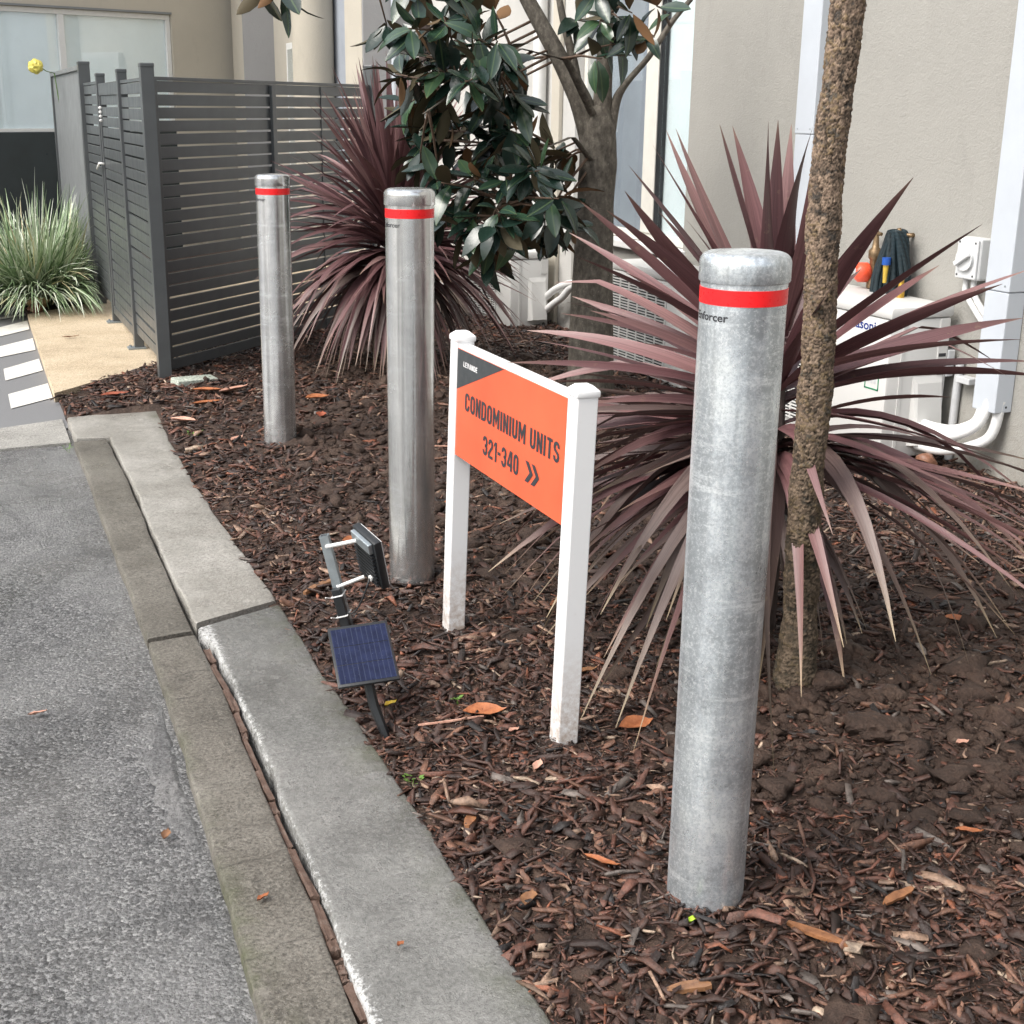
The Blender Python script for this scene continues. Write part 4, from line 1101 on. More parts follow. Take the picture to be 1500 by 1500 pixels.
pipe('insulated_pipe', 'white pipes behind the magnolia trunk from the far air conditioner', [[(3.70, 8.30, .13), (3.72, 8.12, .24), (3.73, 7.96, .30), (3.75, 7.82, .33), (3.76, 7.5, .33)], [(3.70, 8.28, .06), (3.72, 8.10, .16), (3.73, 7.98, .22), (3.75, 7.84, .31), (3.76, 7.5, .31)]], MAT['pipe_white'], .024)
def side_conduit():
    t = thing('conduit_pipe', 'grey conduit with a junction bracket beside the lettered air conditioner', 'pipe')
    mb = MB(); mb.tube([(3.80, 4.30, -.03), (3.80, 4.295, .30), (3.80, 4.29, .44)], .017, 10); mb.build('tube', MAT['conduit'], t, 40)
    mb = MB(); mb.box(3.765, 3.815, 4.19, 4.27, .35, .375, None, .003); mb.box(3.765, 3.80, 4.325, 4.36, .36, .47, None, .004); mb.build('bracket', MAT['conduit'], t)
side_conduit()

# ------------------------------------------------------------------ plants
LB = random.Random(77)
def strap_leaf(p0, p1, width, arch, twist, tipb, n=9, droop=None):
    """one strap leaf: arched, keeled blade from p0 to p1"""
    p0, p1 = Vector(p0), Vector(p1); d = p1 - p0; L = d.length
    mid = (p0 + p1) / 2 + Vector((0, 0, arch * L))
    hor = Vector((d.x, d.y, 0)); hor = hor.normalized() if hor.length > 1e-3 else Vector((1, 0, 0))
    if droop: mid = p0 + hor * (L * .42) + Vector((0, 0, droop * L))
    mid += Vector((-hor.y, hor.x, 0)) * LB.uniform(-.075, .075) * L
    kink = LB.uniform(.55, .8) if LB.random() < .10 and n >= 8 and d.z < .5 * L else 9
    fall = LB.uniform(.25, .7) * L
    vs_, fs_, cs = [], [], []
    for i in range(n + 1):
        u = i / n
        p = p0 * (1 - u) ** 2 + mid * 2 * u * (1 - u) + p1 * u * u
        if u > kink: p.z = max(p.z - (u - kink) * fall, min(p.z, .015))
        tg = ((mid - p0) * (1 - u) + (p1 - mid) * u).normalized()
        side = tg.cross(Vector((0, 0, 1)))
        if side.length < .15: side = tg.cross(Vector((.3, .8, .1)))
        side.normalize()
        side = Matrix.Rotation(twist * (.3 + u), 3, tg) @ side
        nrm = side.cross(tg)
        w = width * .5 * (.52 + .48 * min(1, u / .25)) * (1 - max(0, (u - .30) / .70) ** 1.35) + .0005
        keel = w * .42 * (1 - .5 * u)
        tb = max(0., (u - .88) / .12) * .9 * tipb + .25 * tipb * max(0, u - .5)
        for s_, k_ in ((-1, keel), (0, 0), (1, keel)):
            vs_.append(p + side * w * s_ + nrm * k_); cs.append((u, .5 + .5 * s_, tb))
    for i in range(n):
        for k in range(2):
            fs_.append((i * 3 + k, i * 3 + k + 1, i * 3 + k + 4, i * 3 + k + 3))
    return vs_, fs_, cs
def leaf_obj(parent, data, mat):
    vs_, fs_, cs = data
    me = raw_mesh('leaf', [tuple(v) for v in vs_], fs_, mat, np.array(cs, np.float32), True)
    return obj('leaf', me, parent)

TIPS1 = [(1.876, 3.367, 1.348), (1.858, 3.283, 1.354), (1.574, 2.89, 1.324), (1.583, 3.02, 1.269), (1.478, 2.835, 1.22), (1.854, 3.053, 1.367), (1.988, 3.208, 1.361), (1.957, 2.991, 1.378), (1.977, 2.978, 1.378), (2.055, 3.034, 1.368), (1.885, 2.696, 1.366), (1.942, 2.701, 1.378), (2.041, 2.521, 1.259), (2.417, 3.044, 1.176), (2.259, 2.528, 1.151), (2.063, 2.431, 1.072), (2.264, 2.366, 1.064), (2.479, 3.245, 0.965), (1.796, 2.445, 1.042), (2.237, 2.419, 1.025), (2.7, 2.909, 0.911), (2.64, 2.766, 0.878), (2.647, 2.791, 0.834), (2.187, 2.288, 0.921), (2.745, 2.801, 0.749), (2.76, 2.785, 0.709), (2.679, 3.05, 0.605), (1.606, 3.338, 1.163), (1.448, 2.864, 1.175), (1.663, 3.522, 1.063), (1.393, 2.912, 1.066), (1.61, 3.494, 0.98), (1.713, 3.598, 0.87), (1.652, 3.566, 0.864), (1.381, 2.96, 0.923), (1.497, 3.432, 0.804), (1.543, 3.466, 0.767), (1.516, 3.501, 0.71), (1.221, 2.911, 0.82), (1.401, 2.78, 0.652), (1.244, 3.104, 0.231), (1.252, 3.099, 0.223), (1.281, 2.58, 0.02), (1.345, 2.986, 0.053), (1.384, 3.01, 0.107), (1.426, 2.632, 0.587), (1.489, 2.659, 0.195), (1.482, 2.551, 0.257), (1.341, 2.515, 0.02), (1.325, 2.396, 0.02), (1.837, 2.35, 0.215), (1.977, 2.507, 0.02), (1.941, 2.299, 0.234), (1.755, 2.382, 0.255), (2.33, 2.461, 0.026), (2.436, 2.503, 0.096), (2.395, 2.364, 0.238), (2.595, 2.572, 0.352), (2.559, 2.523, 0.422), (2.093, 2.314, 0.578), (2.062, 2.308, 0.13), (1.821, 2.406, 0.621), (1.526, 2.136, 0.02), (1.754, 2.558, 0.034), (2.426, 2.39, 0.329), (1.579, 3.519, 0.552), (1.645, 3.618, 0.611), (1.767, 3.569, 0.335), (1.749, 3.475, 0.209), (1.363, 2.656, 0.249), (1.604, 3.327, 0.057), (1.482, 2.59, 0.116), (1.965, 2.37, 0.306), (2.302, 2.343, 0.307), (2.271, 2.316, 0.606)]
def near_cordyline():
    C = Vector((2.011, 2.95, .638))
    t = thing('cordyline', 'large near purple cordyline with long strap leaves behind the nearest bollard', 'plant', (C.x, C.y, 0), 0, 'purple cordylines')
    loc = Vector((C.x, C.y, 0))
    mb = MB(); mb.tube([(0, 0, -.1), (.004, .0, .25), (0, .005, .5), (0, 0, .78)], [.045, .042, .038, .02], 12); mb.build('stem', MAT['bark_slim'], t, True)
    rr = random.Random(21)
    for tip in TIPS1:
        tip = Vector(tip); d = tip - C; el = math.asin(max(-1, min(1, d.z / d.length)))
        hd = Vector((d.x, d.y, 0)).normalized() if math.hypot(d.x, d.y) > 1e-3 else Vector((1, 0, 0))
        rz = .62 + el * .16 + rr.uniform(-.04, .04)
        root = Vector((C.x, C.y, rz)) + hd * .025
        low = max(0, -el)
        arch = .015 + .11 * max(0, 1 - abs(el - .1) / .9) * rr.uniform(.5, 1.2)
        droop = None
        if el < -.25: droop = rr.uniform(.08, .26) * (1 if el > -.9 else .6)
        leaf_obj(t, strap_leaf(root - loc, tip - loc, rr.uniform(.052, .070) if el > .55 else rr.uniform(.042, .058), arch, rr.uniform(-1.0, 1.0), min(1, .25 + low * 1.2), 10, droop), MAT['cordy_old'] if el < -.42 and rr.random() < .7 else MAT['cordy'])
    right = Vector((math.cos(HEAD), -math.sin(HEAD), 0)); toward = Vector((-math.sin(HEAD), -math.cos(HEAD), 0))
    def extra(a, el, L, wd, mat, dr):
        d = Vector((math.cos(a) * math.cos(el), math.sin(a) * math.cos(el), math.sin(el))) * L
        tip = Vector((0, 0, .62)) + d; tip.z = max(tip.z, rr.uniform(.02, .08)); tip.x = max(tip.x, -rr.uniform(.60, .69))
        root = Vector((math.cos(a) * .03, math.sin(a) * .03, .58 + el * .20))
        leaf_obj(t, strap_leaf(root, tip, wd, .10 * max(.1, math.cos(el)), rr.uniform(-1.1, 1.1), .7 if el < 0 else .2, 10, dr), mat)
    for k in range(46):
        a = rr.uniform(0, 2 * math.pi); el = math.radians(rr.choice([rr.uniform(-40, 15), rr.uniform(20, 60), rr.uniform(45, 86)]))
        d = Vector((math.cos(a), math.sin(a), 0))
        if d.dot(right) > .15 and el < 1.0: continue
        if d.dot(toward) > .75 and el < .9: continue
        extra(a, el, rr.uniform(.34, .72), rr.uniform(.034, .050), MAT['cordy'], None)
    # old leaves hanging over on the sign side and round the stem
    base_a = math.atan2(-right.y, -right.x)
    for k in range(80):
        a = base_a + rr.uniform(-.95, .85); el = math.radians(rr.uniform(-42, 6))
        extra(a, el, rr.uniform(.55, .95), rr.uniform(.026, .044), MAT['cordy_old'] if rr.random() < .5 else MAT['cordy'], rr.uniform(-.05, .20))
    for k in range(26):                       # thin arching leaves towards the wall
        a = base_a + math.pi + rr.uniform(-.9, .5); el = math.radians(rr.uniform(-34, -4))
        extra(a, el, rr.uniform(.6, .95), rr.uniform(.016, .034), MAT['cordy_old'] if rr.random() < .5 else MAT['cordy'], rr.uniform(.0, .18))
    for k in range(16):
        a = base_a + math.pi * .5 + rr.uniform(-.7, .9); el = math.radians(rr.uniform(-82, -50))
        extra(a, el, rr.uniform(.45, .66), rr.uniform(.026, .040), MAT['cordy_old'], rr.uniform(-.02, .14))
near_cordyline()
def far_cordyline():
    t = thing('cordyline', 'bushy far pinkish purple cordyline in front of the slatted fence', 'plant', (2.30, 7.12, 0), 0, 'purple cordylines')
    mb = MB(); mb.tube([(0, 0, -.1), (0, 0, .45), (.01, 0, .95)], [.055, .048, .02], 10); mb.build('stem', MAT['bark_slim'], t, True)
    rr = random.Random(8)
    Vs, Fs, Cs, off = [], [], [], 0
    for k in range(640):
        a = rr.uniform(0, 2 * math.pi)
        f = rr.random() if k >= 290 else k / 290
        el = math.radians(-64 + 146 * f + rr.uniform(-10, 10)); el = min(el, math.radians(87))
        L = rr.uniform(.54, .80) * (1.06 if el > .6 else 1)
        d = Vector((math.cos(a) * math.cos(el), math.sin(a) * math.cos(el), math.sin(el))) * L
        root = Vector((math.cos(a) * .04, math.sin(a) * .04, .40 + .50 * f))
        tip = root + d; tip.z = max(tip.z - .20 * math.cos(el) * L * rr.uniform(.4, 1.5), rr.uniform(.01, .06))
        data = strap_leaf(root, tip, rr.uniform(.028, .046), .20 * max(0, math.cos(el)) * rr.uniform(.4, 1.8), rr.uniform(-.9, .9), rr.uniform(.1, .8) if el < .2 else .1, 8, rr.uniform(.06, .28) if el < -.15 else None)
        if k < 290:
            leaf_obj(t, data, MAT['cordy2'] if el > -.45 or rr.random() < .4 else MAT['cordy_old'])
        else:
            Vs += [tuple(v) for v in data[0]]; Fs += [tuple(i + off for i in q) for q in data[1]]; Cs += data[2]; off += len(data[0])
    tag(obj('inner_leaves', raw_mesh('inner_leaves', Vs, Fs, MAT['cordy2'], np.array(Cs, np.float32), True), t), kind='stuff')
far_cordyline()

def rough_trunk(name, pts, rads, mat, parent, n, step, amp, fq, seed, plates=False):
    """trunk skin with real bark relief"""
    P = [Vector(p) for p in pts]
    ss = [0]
    for i in range(1, len(P)): ss.append(ss[-1] + (P[i] - P[i - 1]).length)
    m_ = int(ss[-1] / step) + 2
    S = np.linspace(0, ss[-1], m_)
    cx = np.interp(S, ss, [p.x for p in P]); cy = np.interp(S, ss, [p.y for p in P]); cz = np.interp(S, ss, [p.z for p in P]); rd = np.interp(S, ss, rads)
    ker = np.ones(7) / 7
    def sm(a):
        b = np.pad(a, 3, mode='edge'); b[:3] = a[0] + (a[0] - a[1:4][::-1]); b[-3:] = a[-1] + (a[-1] - a[-4:-1][::-1]); return np.convolve(b, ker, 'valid')
    cx, cy = sm(cx), sm(cy)
    th_ = np.linspace(0, 2 * np.pi, n, endpoint=False)
    T, SS = np.meshgrid(th_, S)
    u = T / (2 * np.pi) * fq[0]
    # periodic in angle: blend two samples
    w = T / (2 * np.pi)
    def per(fn): return fn(u, SS * fq[1]) * (1 - w) + fn(u - fq[0], SS * fq[1]) * w
    if plates:
        d = per(lambda a, b: np.minimum(1, np.abs(fbm(a, b, seed, 3)) * 9)) + .5 * per(lambda a, b: fbm(a * 2.5, b * 2.5, seed + 9, 3))
    else:
        d = per(lambda a, b: fbm(a, b, seed, 4))
    rr_ = rd[:, None] * (1 + 0 * T) + amp * d
    V = np.stack([cx[:, None] + rr_ * np.cos(T), cy[:, None] + rr_ * np.sin(T), cz[:, None] + 0 * T], -1).reshape(-1, 3)
    i = np.arange(m_ - 1)[:, None] * n; k = np.arange(n)[None]; k2 = (k + 1) % n
    F = np.stack([i + k, i + k2, i + n + k2, i + n + k], -1).reshape(-1, 4)
    return obj(name, raw_mesh(name, V, F, mat, None, True), parent)

def worley(u, v, nu, seed):
    """cell noise on a cylinder (u wraps after nu cells): distance to the cell border, cell id"""
    iu, iv = np.floor(u).astype(int), np.floor(v).astype(int)
    F1 = np.full(u.shape, 9.); F2 = F1.copy(); ID = np.zeros(u.shape)
    def h(a, b, k):
        n = (a * 374761393 + b * 668265263 + (seed + k) * 144665) & 0x7fffffff
        n = ((n ^ (n >> 13)) * 1274126177) & 0x7fffffff
        return ((n ^ (n >> 16)) & 0xffff) / 65535.0
    for a in (-1, 0, 1):
        for b in (-1, 0, 1):
            cu = (iu + a) % nu; cv = iv + b
            d = np.hypot(u - (iu + a + .15 + .7 * h(cu, cv, 1)), v - (cv + .15 + .7 * h(cu, cv, 2)))
            nearer = d < F1
            F2 = np.where(nearer, F1, np.minimum(F2, d)); ID = np.where(nearer, h(cu, cv, 3), ID); F1 = np.where(nearer, d, F1)
    return F2 - F1, ID
def corky_tree():
    t = thing('slim_trunk_tree', 'tall slim corky barked trunk rising beside the nearest bollard', 'tree', (1.88, 2.59, 0))
    pts = [(.003, -.003, -.08), (.0, 0, .2), (-.003, .002, .47), (-.004, .003, .69), (-.011, .007, 1.04), (-.012, .008, 1.346), (-.005, .003, 1.63), (0, 0, 1.95), (.01, 0, 2.6), (.03, 0, 3.4)]
    rads = [.058, .044, .0405, .0395, .0380, .0370, .0365, .036, .034, .031]
    z = np.concatenate([np.arange(-.08, 1.95, .0032), np.arange(1.95, 3.41, .012)]); zs = [p[2] for p in pts]
    n = 100
    T, Z = np.meshgrid(np.linspace(0, 2 * np.pi, n, endpoint=False), z)
    cx = np.interp(Z, zs, [p[0] for p in pts]) + .004 * np.sin(Z * 9); cy = np.interp(Z, zs, [p[1] for p in pts]); rd = np.interp(Z, zs, rads) * (1 + .05 * np.sin(Z * 23) * np.sin(Z * 7) + .03 * np.sin(Z * 51))
    nu = 10
    wob = .5 * np.sin(T * 3 + Z * 40) + .6 * (vnoise(T * 6, Z * 120, 5) - .5)
    cw, sw_ = np.cos(T), np.sin(T)
    n1 = fbm(cw * 2.2 + 9 + Z * 7, sw_ * 2.2 + Z * 26, 5, 4); n2 = fbm(cw * 5 + 3 + Z * 31, sw_ * 5 - Z * 60, 15, 4); n3 = fbm(cw * 1.2 + Z * 5, sw_ * 1.2 - Z * 8, 25, 3)
    d1, i1 = worley(T / (2 * np.pi) * nu + 1.5 * n1, Z * 132 + 2.8 * n2, nu, 3)
    d2, i2 = worley(T / (2 * np.pi) * 40 + 1.2 * n2, Z * 300 + 1.5 * n1, 40, 9)
    crack = (1 - np.clip(d1 / .26, 0, 1)) * np.clip(.7 + 1.8 * n2, 0, 1)
    fine = (1 - np.clip(d2 / .22, 0, 1)) * np.clip(.5 + 2.0 * n1, 0, 1)
    r = rd + .0045 * n1 + .0035 * n2 + .0022 * (i1 - .4) - .0050 * crack - .0018 * fine + .0015 * (i2 - .5)
    V = np.stack([cx + r * np.cos(T), cy + r * np.sin(T), Z], -1).reshape(-1, 3)
    pal = np.array([[.080, .068, .058], [.15, .108, .076], [.25, .175, .125], [.36, .26, .185], [.25, .175, .10], [.13, .11, .088]])
    c = pal[np.clip((i1 * 3.4 + i2 * .9 + n3 * 3.4 + .9) , 0, 5.99).astype(int)] * (.78 + .4 * i2)[..., None]
    c = c * (1 - .85 * np.clip(crack * 1.3, 0, 1))[..., None] * (1 - .6 * fine)[..., None] + .010
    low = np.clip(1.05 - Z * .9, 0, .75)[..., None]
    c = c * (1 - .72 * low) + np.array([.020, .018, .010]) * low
    m_ = len(z); i = np.arange(m_ - 1)[:, None] * n; k = np.arange(n)[None]; k2 = (k + 1) % n
    F = np.stack([i + k, i + k2, i + n + k2, i + n + k], -1).reshape(-1, 4)
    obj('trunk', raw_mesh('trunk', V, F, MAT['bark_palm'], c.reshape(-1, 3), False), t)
    rr = random.Random(5)
    for k in range(60):
        a = rr.uniform(0, 2 * math.pi); el = math.radians(rr.uniform(-30, 80)); L = rr.uniform(.5, .75)
        root = Vector((.03, 0, 3.4)); d = Vector((math.cos(a) * math.cos(el), math.sin(a) * math.cos(el), math.sin(el))) * L
        leaf_obj(t, strap_leaf(root, root + d, .05, .1, rr.uniform(-.5, .5), .2, 8), MAT['cordy'])
corky_tree()

WHORLS = [(1.87, 5.57, 1.72), (2.04, 5.61, 1.77), (2.13, 5.44, 1.68), (2.32, 5.77, 1.83), (1.95, 6.0, 1.55), (2.03, 5.66, 1.57), (2.1, 5.43, 1.52), (2.51, 6.06, 1.58), (2.12, 6.3, 1.43), (2.17, 5.97, 1.38), (2.38, 5.99, 1.4), (2.41, 5.66, 1.43), (2.15, 6.21, 1.26), (2.33, 6.23, 1.23), (2.39, 5.92, 1.25), (2.48, 5.74, 1.27), (2.05, 5.73, 1.09), (2.22, 5.76, 1.11), (2.34, 5.63, 1.11), (2.39, 5.38, 1.15), (2.83, 6.05, 1.17), (2.18, 5.72, 0.93), (2.2, 5.36, 0.98), (2.53, 5.76, 0.98), (2.43, 5.26, 1.04), (2.32, 5.79, 0.8), (2.44, 5.71, 0.86), (2.73, 6.04, 0.81), (2.7, 5.68, 0.9), (1.96, 5.73, 1.86), (2.24, 5.9, 1.91), (2.02, 5.83, 1.63), (2.19, 5.38, 1.67), (2.15, 5.79, 1.69), (2.43, 6.2, 0.95), (2.39, 5.7, 1.31), (2.87, 5.81, 1.79), (2.93, 5.77, 1.69), (2.9, 5.56, 1.81), (2.82, 5.68, 1.62), (3.09, 5.78, 1.74), (3.01, 5.54, 1.84), (2.73, 5.59, 1.89), (1.23, 5.45, 1.82), (1.31, 5.43, 1.83)]
def magnolia():
    base = Vector((3.03, 6.095, 0))
    t = thing('magnolia_tree', 'magnolia tree with glossy dark green leaves and grey brown forked trunk', 'tree', base)
    def rel(ps): return [Vector(p) - base for p in ps]
    rough_trunk('trunk', rel([(3.03, 6.095, -.1), (3.02, 6.1, .10), (3.02, 6.1, .266), (3.016, 6.102, .613), (3.019, 6.101, .949), (3.025, 6.097, 1.146), (3.018, 6.10, 1.33), (3.022, 6.10, 1.42)]), [.135, .120, .113, .101, .091, .096, .085, .055], MAT['bark_tree'], t, 40, .012, .012, (9, 14), 12)
    limbs = {
        'L': ([(3.015, 6.102, 1.20), (2.954, 6.132, 1.42), (2.869, 6.172, 1.593), (2.766, 6.219, 1.779), (2.674, 6.26, 1.948), (2.45, 6.25, 2.25), (2.1, 6.1, 2.5)], [.070, .062, .052, .046, .040, .030, .015]),
        'U': ([(3.033, 6.093, 1.25), (3.037, 6.091, 1.531), (3.041, 6.089, 1.78), (3.045, 6.087, 2.2), (3.0, 6.0, 2.8)], [.055, .042, .036, .03, .012]),
        'M': ([(2.935, 6.140, 1.45), (2.898, 6.159, 1.656), (2.855, 6.179, 1.81), (2.82, 6.2, 2.0), (2.7, 6.1, 2.5)], [.030, .022, .018, .015, .008]),
        'R': ([(3.071, 6.075, 1.28), (3.095, 6.062, 1.468), (3.156, 6.031, 1.556), (3.225, 5.994, 1.641), (3.318, 5.943, 1.81), (3.41, 5.891, 1.931), (3.55, 5.8, 2.3)], [.030, .023, .020, .018, .016, .014, .008]),
        'D': ([(2.99, 6.08, 1.36), (2.75, 5.9, 1.62), (2.45, 5.75, 1.66), (2.15, 5.65, 1.50), (1.95, 5.62, 1.38)], [.022, .018, .014, .010, .006]),
        'E': ([(2.98, 6.06, 1.15), (2.80, 5.92, 1.28), (2.58, 5.82, 1.22), (2.40, 5.74, 1.05), (2.30, 5.70, .92)], [.018, .014, .011, .008, .005]),
        'F': ([(2.45, 6.25, 2.25), (1.9, 5.9, 2.35), (1.5, 5.6, 2.2), (1.28, 5.46, 1.95)], [.02, .015, .010, .006]),
    }
    samples = []
    for k, (p, r) in limbs.items():
        P = rel(p)
        rough_trunk('branch', P, r, MAT['bark_tree'], t, 16, .02, .004, (6, 12), 4)
        for i in range(len(P) - 1):
            for q in range(8): samples.append(P[i].lerp(P[i + 1], q / 8))
    rr = random.Random(17)
    # leaf meshes: face and felted underside as two layers
    protos = []
    for v in range(7):
        vs_, fs_, mi = [], [], []
        L = 1.0; w = rr.uniform(.36, .46); fold = rr.uniform(.08, .40); curl = rr.uniform(-.55, .15)
        prof = [(0, .06), (.18, .62), (.42, 1.0), (.68, .86), (.88, .45), (1.0, .02)]
        for lay in (0, 1):
            b = len(vs_)
            for u, wf in prof:
                zc = curl * (u - .1) ** 2 - lay * .012
                for s_ in (-1, 0, 1): vs_.append((s_ * w * .5 * wf, u, zc + abs(s_) * fold * w * wf * .5))
            for i in range(5):
                for k in range(2):
                    f = (b + i * 3 + k, b + i * 3 + k + 1, b + i * 3 + k + 4, b + i * 3 + k + 3)
                    fs_.append(f if lay == 0 else f[::-1]); mi.append(lay)
        me = bpy.data.meshes.new('leaf'); me.from_pydata([(x * .155, y * .155, z * .155) for x, y, z in vs_], [], fs_)
        me.materials.append(MAT['mag_top']); me.materials.append(MAT['mag_under']); me.polygons.foreach_set('material_index', mi)
        me.polygons.foreach_set('use_smooth', [True] * len(fs_)); me.update(); protos.append(me)
    count = 0
    extra = ([], [], [])                       # past 300 leaves the rest are one part
    pv = []
    for me in protos:
        co = np.empty(len(me.vertices) * 3, np.float32); me.vertices.foreach_get('co', co)
        pv.append((co.reshape(-1, 3), [tuple(p.vertices) for p in me.polygons], [p.material_index for p in me.polygons]))
    jobs = [(Vector(w_), False) for w_ in WHORLS]
    for w_ in WHORLS[:38] + WHORLS[4:26]:
        jobs.append((Vector(w_) + Vector((rr.uniform(-.06, .12), rr.uniform(-.05, .30), rr.uniform(-.10, .12))), True))
    for wi, (wpt, joined) in enumerate(jobs):
        c = wpt - base
        near = min(samples, key=lambda s: (s - c).length + (.25 if s.z < c.z - .1 else 0))
        mid = near.lerp(c, .5) + Vector((0, 0, .06 * (c - near).length))
        mb = MB(); mb.tube([near, near.lerp(mid, .5), mid, mid.lerp(c, .6), c], [.0075, .0065, .0055, .0045, .003], 6); mb.build('twig', MAT['twig'], t, True)
        stemdir = (c - mid).normalized()
        n = 6 if wi < 26 else 5
        if joined: n = 7
        a0 = rr.uniform(0, 6.28)
        for k in range(n):
            a = a0 + k * 2.4 + rr.uniform(-.3, .3)
            perp = stemdir.orthogonal().normalized(); perp = Matrix.Rotation(a, 3, stemdir) @ perp
            d = (stemdir * rr.uniform(.15, .8) + perp * rr.uniform(.6, 1.0) + Vector((0, 0, rr.uniform(-.75, .15)))).normalized()
            nz = (Vector((0, 0, 1)) + stemdir * .3 + Vector((rr.uniform(-.7, .5), rr.uniform(-.9, .4), rr.uniform(-.3, .2))))
            if rr.random() < (.26 if wpt.x < 2.06 and wpt.z > 1.35 else .06): nz = -nz
            side = d.cross(nz).normalized(); nz = side.cross(d)
            M_ = Matrix((side, d, nz)).transposed().to_4x4()
            M_.translation = c + stemdir * rr.uniform(-.07, .01) + d * .012
            M_ = M_ @ Matrix.Scale(rr.uniform(.80, 1.2), 4)
            q = rr.randrange(7)
            if joined:
                b = len(extra[0]); extra[0].extend([tuple(M_ @ Vector(p)) for p in pv[q][0]]); extra[1].extend([tuple(x + b for x in f) for f in pv[q][1]]); extra[2].extend(pv[q][2])
            else:
                o = obj('leaf', protos[q], t); o.matrix_local = M_; count += 1
    me = bpy.data.meshes.new('inner_leaves'); me.from_pydata(extra[0], [], extra[1]); me.materials.append(MAT['mag_top']); me.materials.append(MAT['mag_under'])
    me.polygons.foreach_set('material_index', extra[2]); me.polygons.foreach_set('use_smooth', [True] * len(extra[1])); me.update()
    tag(obj('inner_leaves', me, t), kind='stuff')
magnolia()
def slender():
    t = thing('slender_tree', 'slender dark stemmed tree behind the magnolia leaves', 'tree', (3.06, 8.785, 0))
    rough_trunk('trunk', [(.02, 0, -.1), (.025, 0, .3), (0, 0, 1.44), (0, 0, 2.1), (-.02, 0, 3.4), (.0, 0, 4.6)], [.048, .044, .040, .038, .03, .015], MAT['bark_slim'], t, 20, .02, .006, (8, 30), 6)
    rr = random.Random(2)
    for k in range(40):
        a = rr.uniform(0, 6.28); el = rr.uniform(-.3, 1.2); root = Vector((0, 0, 4.5)); d = Vector((math.cos(a) * math.cos(el), math.sin(a) * math.cos(el), math.sin(el))) * .7
        leaf_obj(t, strap_leaf(root, root + d, .045, .12, 0, .2, 7), MAT['cordy2'])
slender()

def lily_turf():
    t = thing('lily_turf', 'dense clump of pale green strappy lily turf beside the grey sheet fence', 'plant', (.58, 10.62, 0))
    Vs, Fs, Cs, off = [], [], [], 0
    rr = random.Random(9)
    for k in range(3200):
        a = rr.uniform(0, 2 * math.pi); rad = .36 * math.sqrt(rr.random())
        root = Vector((math.cos(a) * rad * .9, math.sin(a) * rad, 0)); el = math.radians(rr.uniform(14, 88 - 90 * rad)); aa = a + rr.uniform(-.7, .7)
        L = rr.uniform(.62, 1.15)
        d = Vector((math.cos(aa) * math.cos(el), math.sin(aa) * math.cos(el), math.sin(el))) * L
        tip = root + d; tip.z = max(.03, tip.z - .34 * L * (.25 + math.cos(el)) * rr.uniform(.5, 1.5))
        if tip.x > .40: tip.x = .40 - rr.uniform(0, .10)
        vs_, fs_, cs = strap_leaf(root, tip, rr.uniform(.008, .017), .30 * math.cos(el), rr.uniform(-.5, .5), 0, 5)
        Vs += [tuple(v) for v in vs_]; Fs += [tuple(i + off for i in f) for f in fs_]; off += len(vs_)
        g = rr.random()
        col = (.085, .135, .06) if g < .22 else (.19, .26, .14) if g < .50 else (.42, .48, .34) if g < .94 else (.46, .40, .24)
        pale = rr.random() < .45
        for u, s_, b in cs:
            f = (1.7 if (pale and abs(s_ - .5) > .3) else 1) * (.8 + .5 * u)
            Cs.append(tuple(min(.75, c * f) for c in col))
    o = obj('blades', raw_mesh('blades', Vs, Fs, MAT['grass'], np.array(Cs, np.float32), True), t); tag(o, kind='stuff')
lily_turf()

# ------------------------------------------------------------------ small things
def dry_leaf(x, y, L, w, rz, mat, label, z=None, curl=.25, pitch=0., nm='fallen_leaf', cat='leaf', group='fallen leaves on the mulch'):
    vs_, fs_ = [], []
    prof = [(-.5, .05), (-.34, .55), (-.12, .95), (.12, 1.0), (.34, .6), (.46, .22), (.56, .03)]
    for lay in (0, 1):
        b = len(vs_)
        for u, wf in prof:
            for s_ in (-1, -.5, 0, .5, 1):
                vs_.append((u * L, s_ * .5 * w * wf, curl * L * (u * u) + abs(s_) ** 1.5 * w * .22 * wf + .002 * math.sin(u * 19 + s_ * 3) - lay * .0008))
        for i in range(len(prof) - 1):
            for k in range(4):
                f = (b + i * 5 + k, b + i * 5 + k + 1, b + i * 5 + k + 6, b + i * 5 + k + 5); fs_.append(f if lay == 0 else f[::-1])
    me = bpy.data.meshes.new(nm); me.from_pydata(vs_, [], fs_); me.materials.append(mat); me.polygons.foreach_set('use_smooth', [True] * len(fs_)); me.update()
    o = obj(nm, me); o.location = (x, y, (float(hgt(x, y)) + .016) if z is None else z); o.rotation_euler = (R.uniform(-.25, .25), pitch, rz)
    return tag(o, label, cat, group)
LO, LR, LP, LBR = MAT['leaf_orange'], MAT['leaf_red'], MAT['leaf_pink'], MAT['leaf_brown']
dry_leaf(1.088, 2.716, .10, .05, -.25, LO, 'large orange dry leaf between the solar panel and the right sign post')
dry_leaf(1.40, 2.53, .09, .05, .1, LO, 'orange dry leaf under the drooping purple leaves near the right sign post')
dry_leaf(1.05, 2.01, .075, .022, -.9, LO, 'long narrow orange leaf left of the nearest bollard base')
dry_leaf(2.574, 2.806, .075, .035, -.6, LO, 'orange leaf on bare soil at the right edge under purple leaves')
dry_leaf(.885, 1.971, .05, .032, .9, LBR, 'round brown leaf near the slab in the lower foreground')
dry_leaf(1.15, 6.70, .15, .06, -.3, LO, 'orange leaf beside the pale block near the fence post')
dry_leaf(1.28, 6.66, .20, .07, .6, LP, 'big pale pink curled leaf behind the slab end')
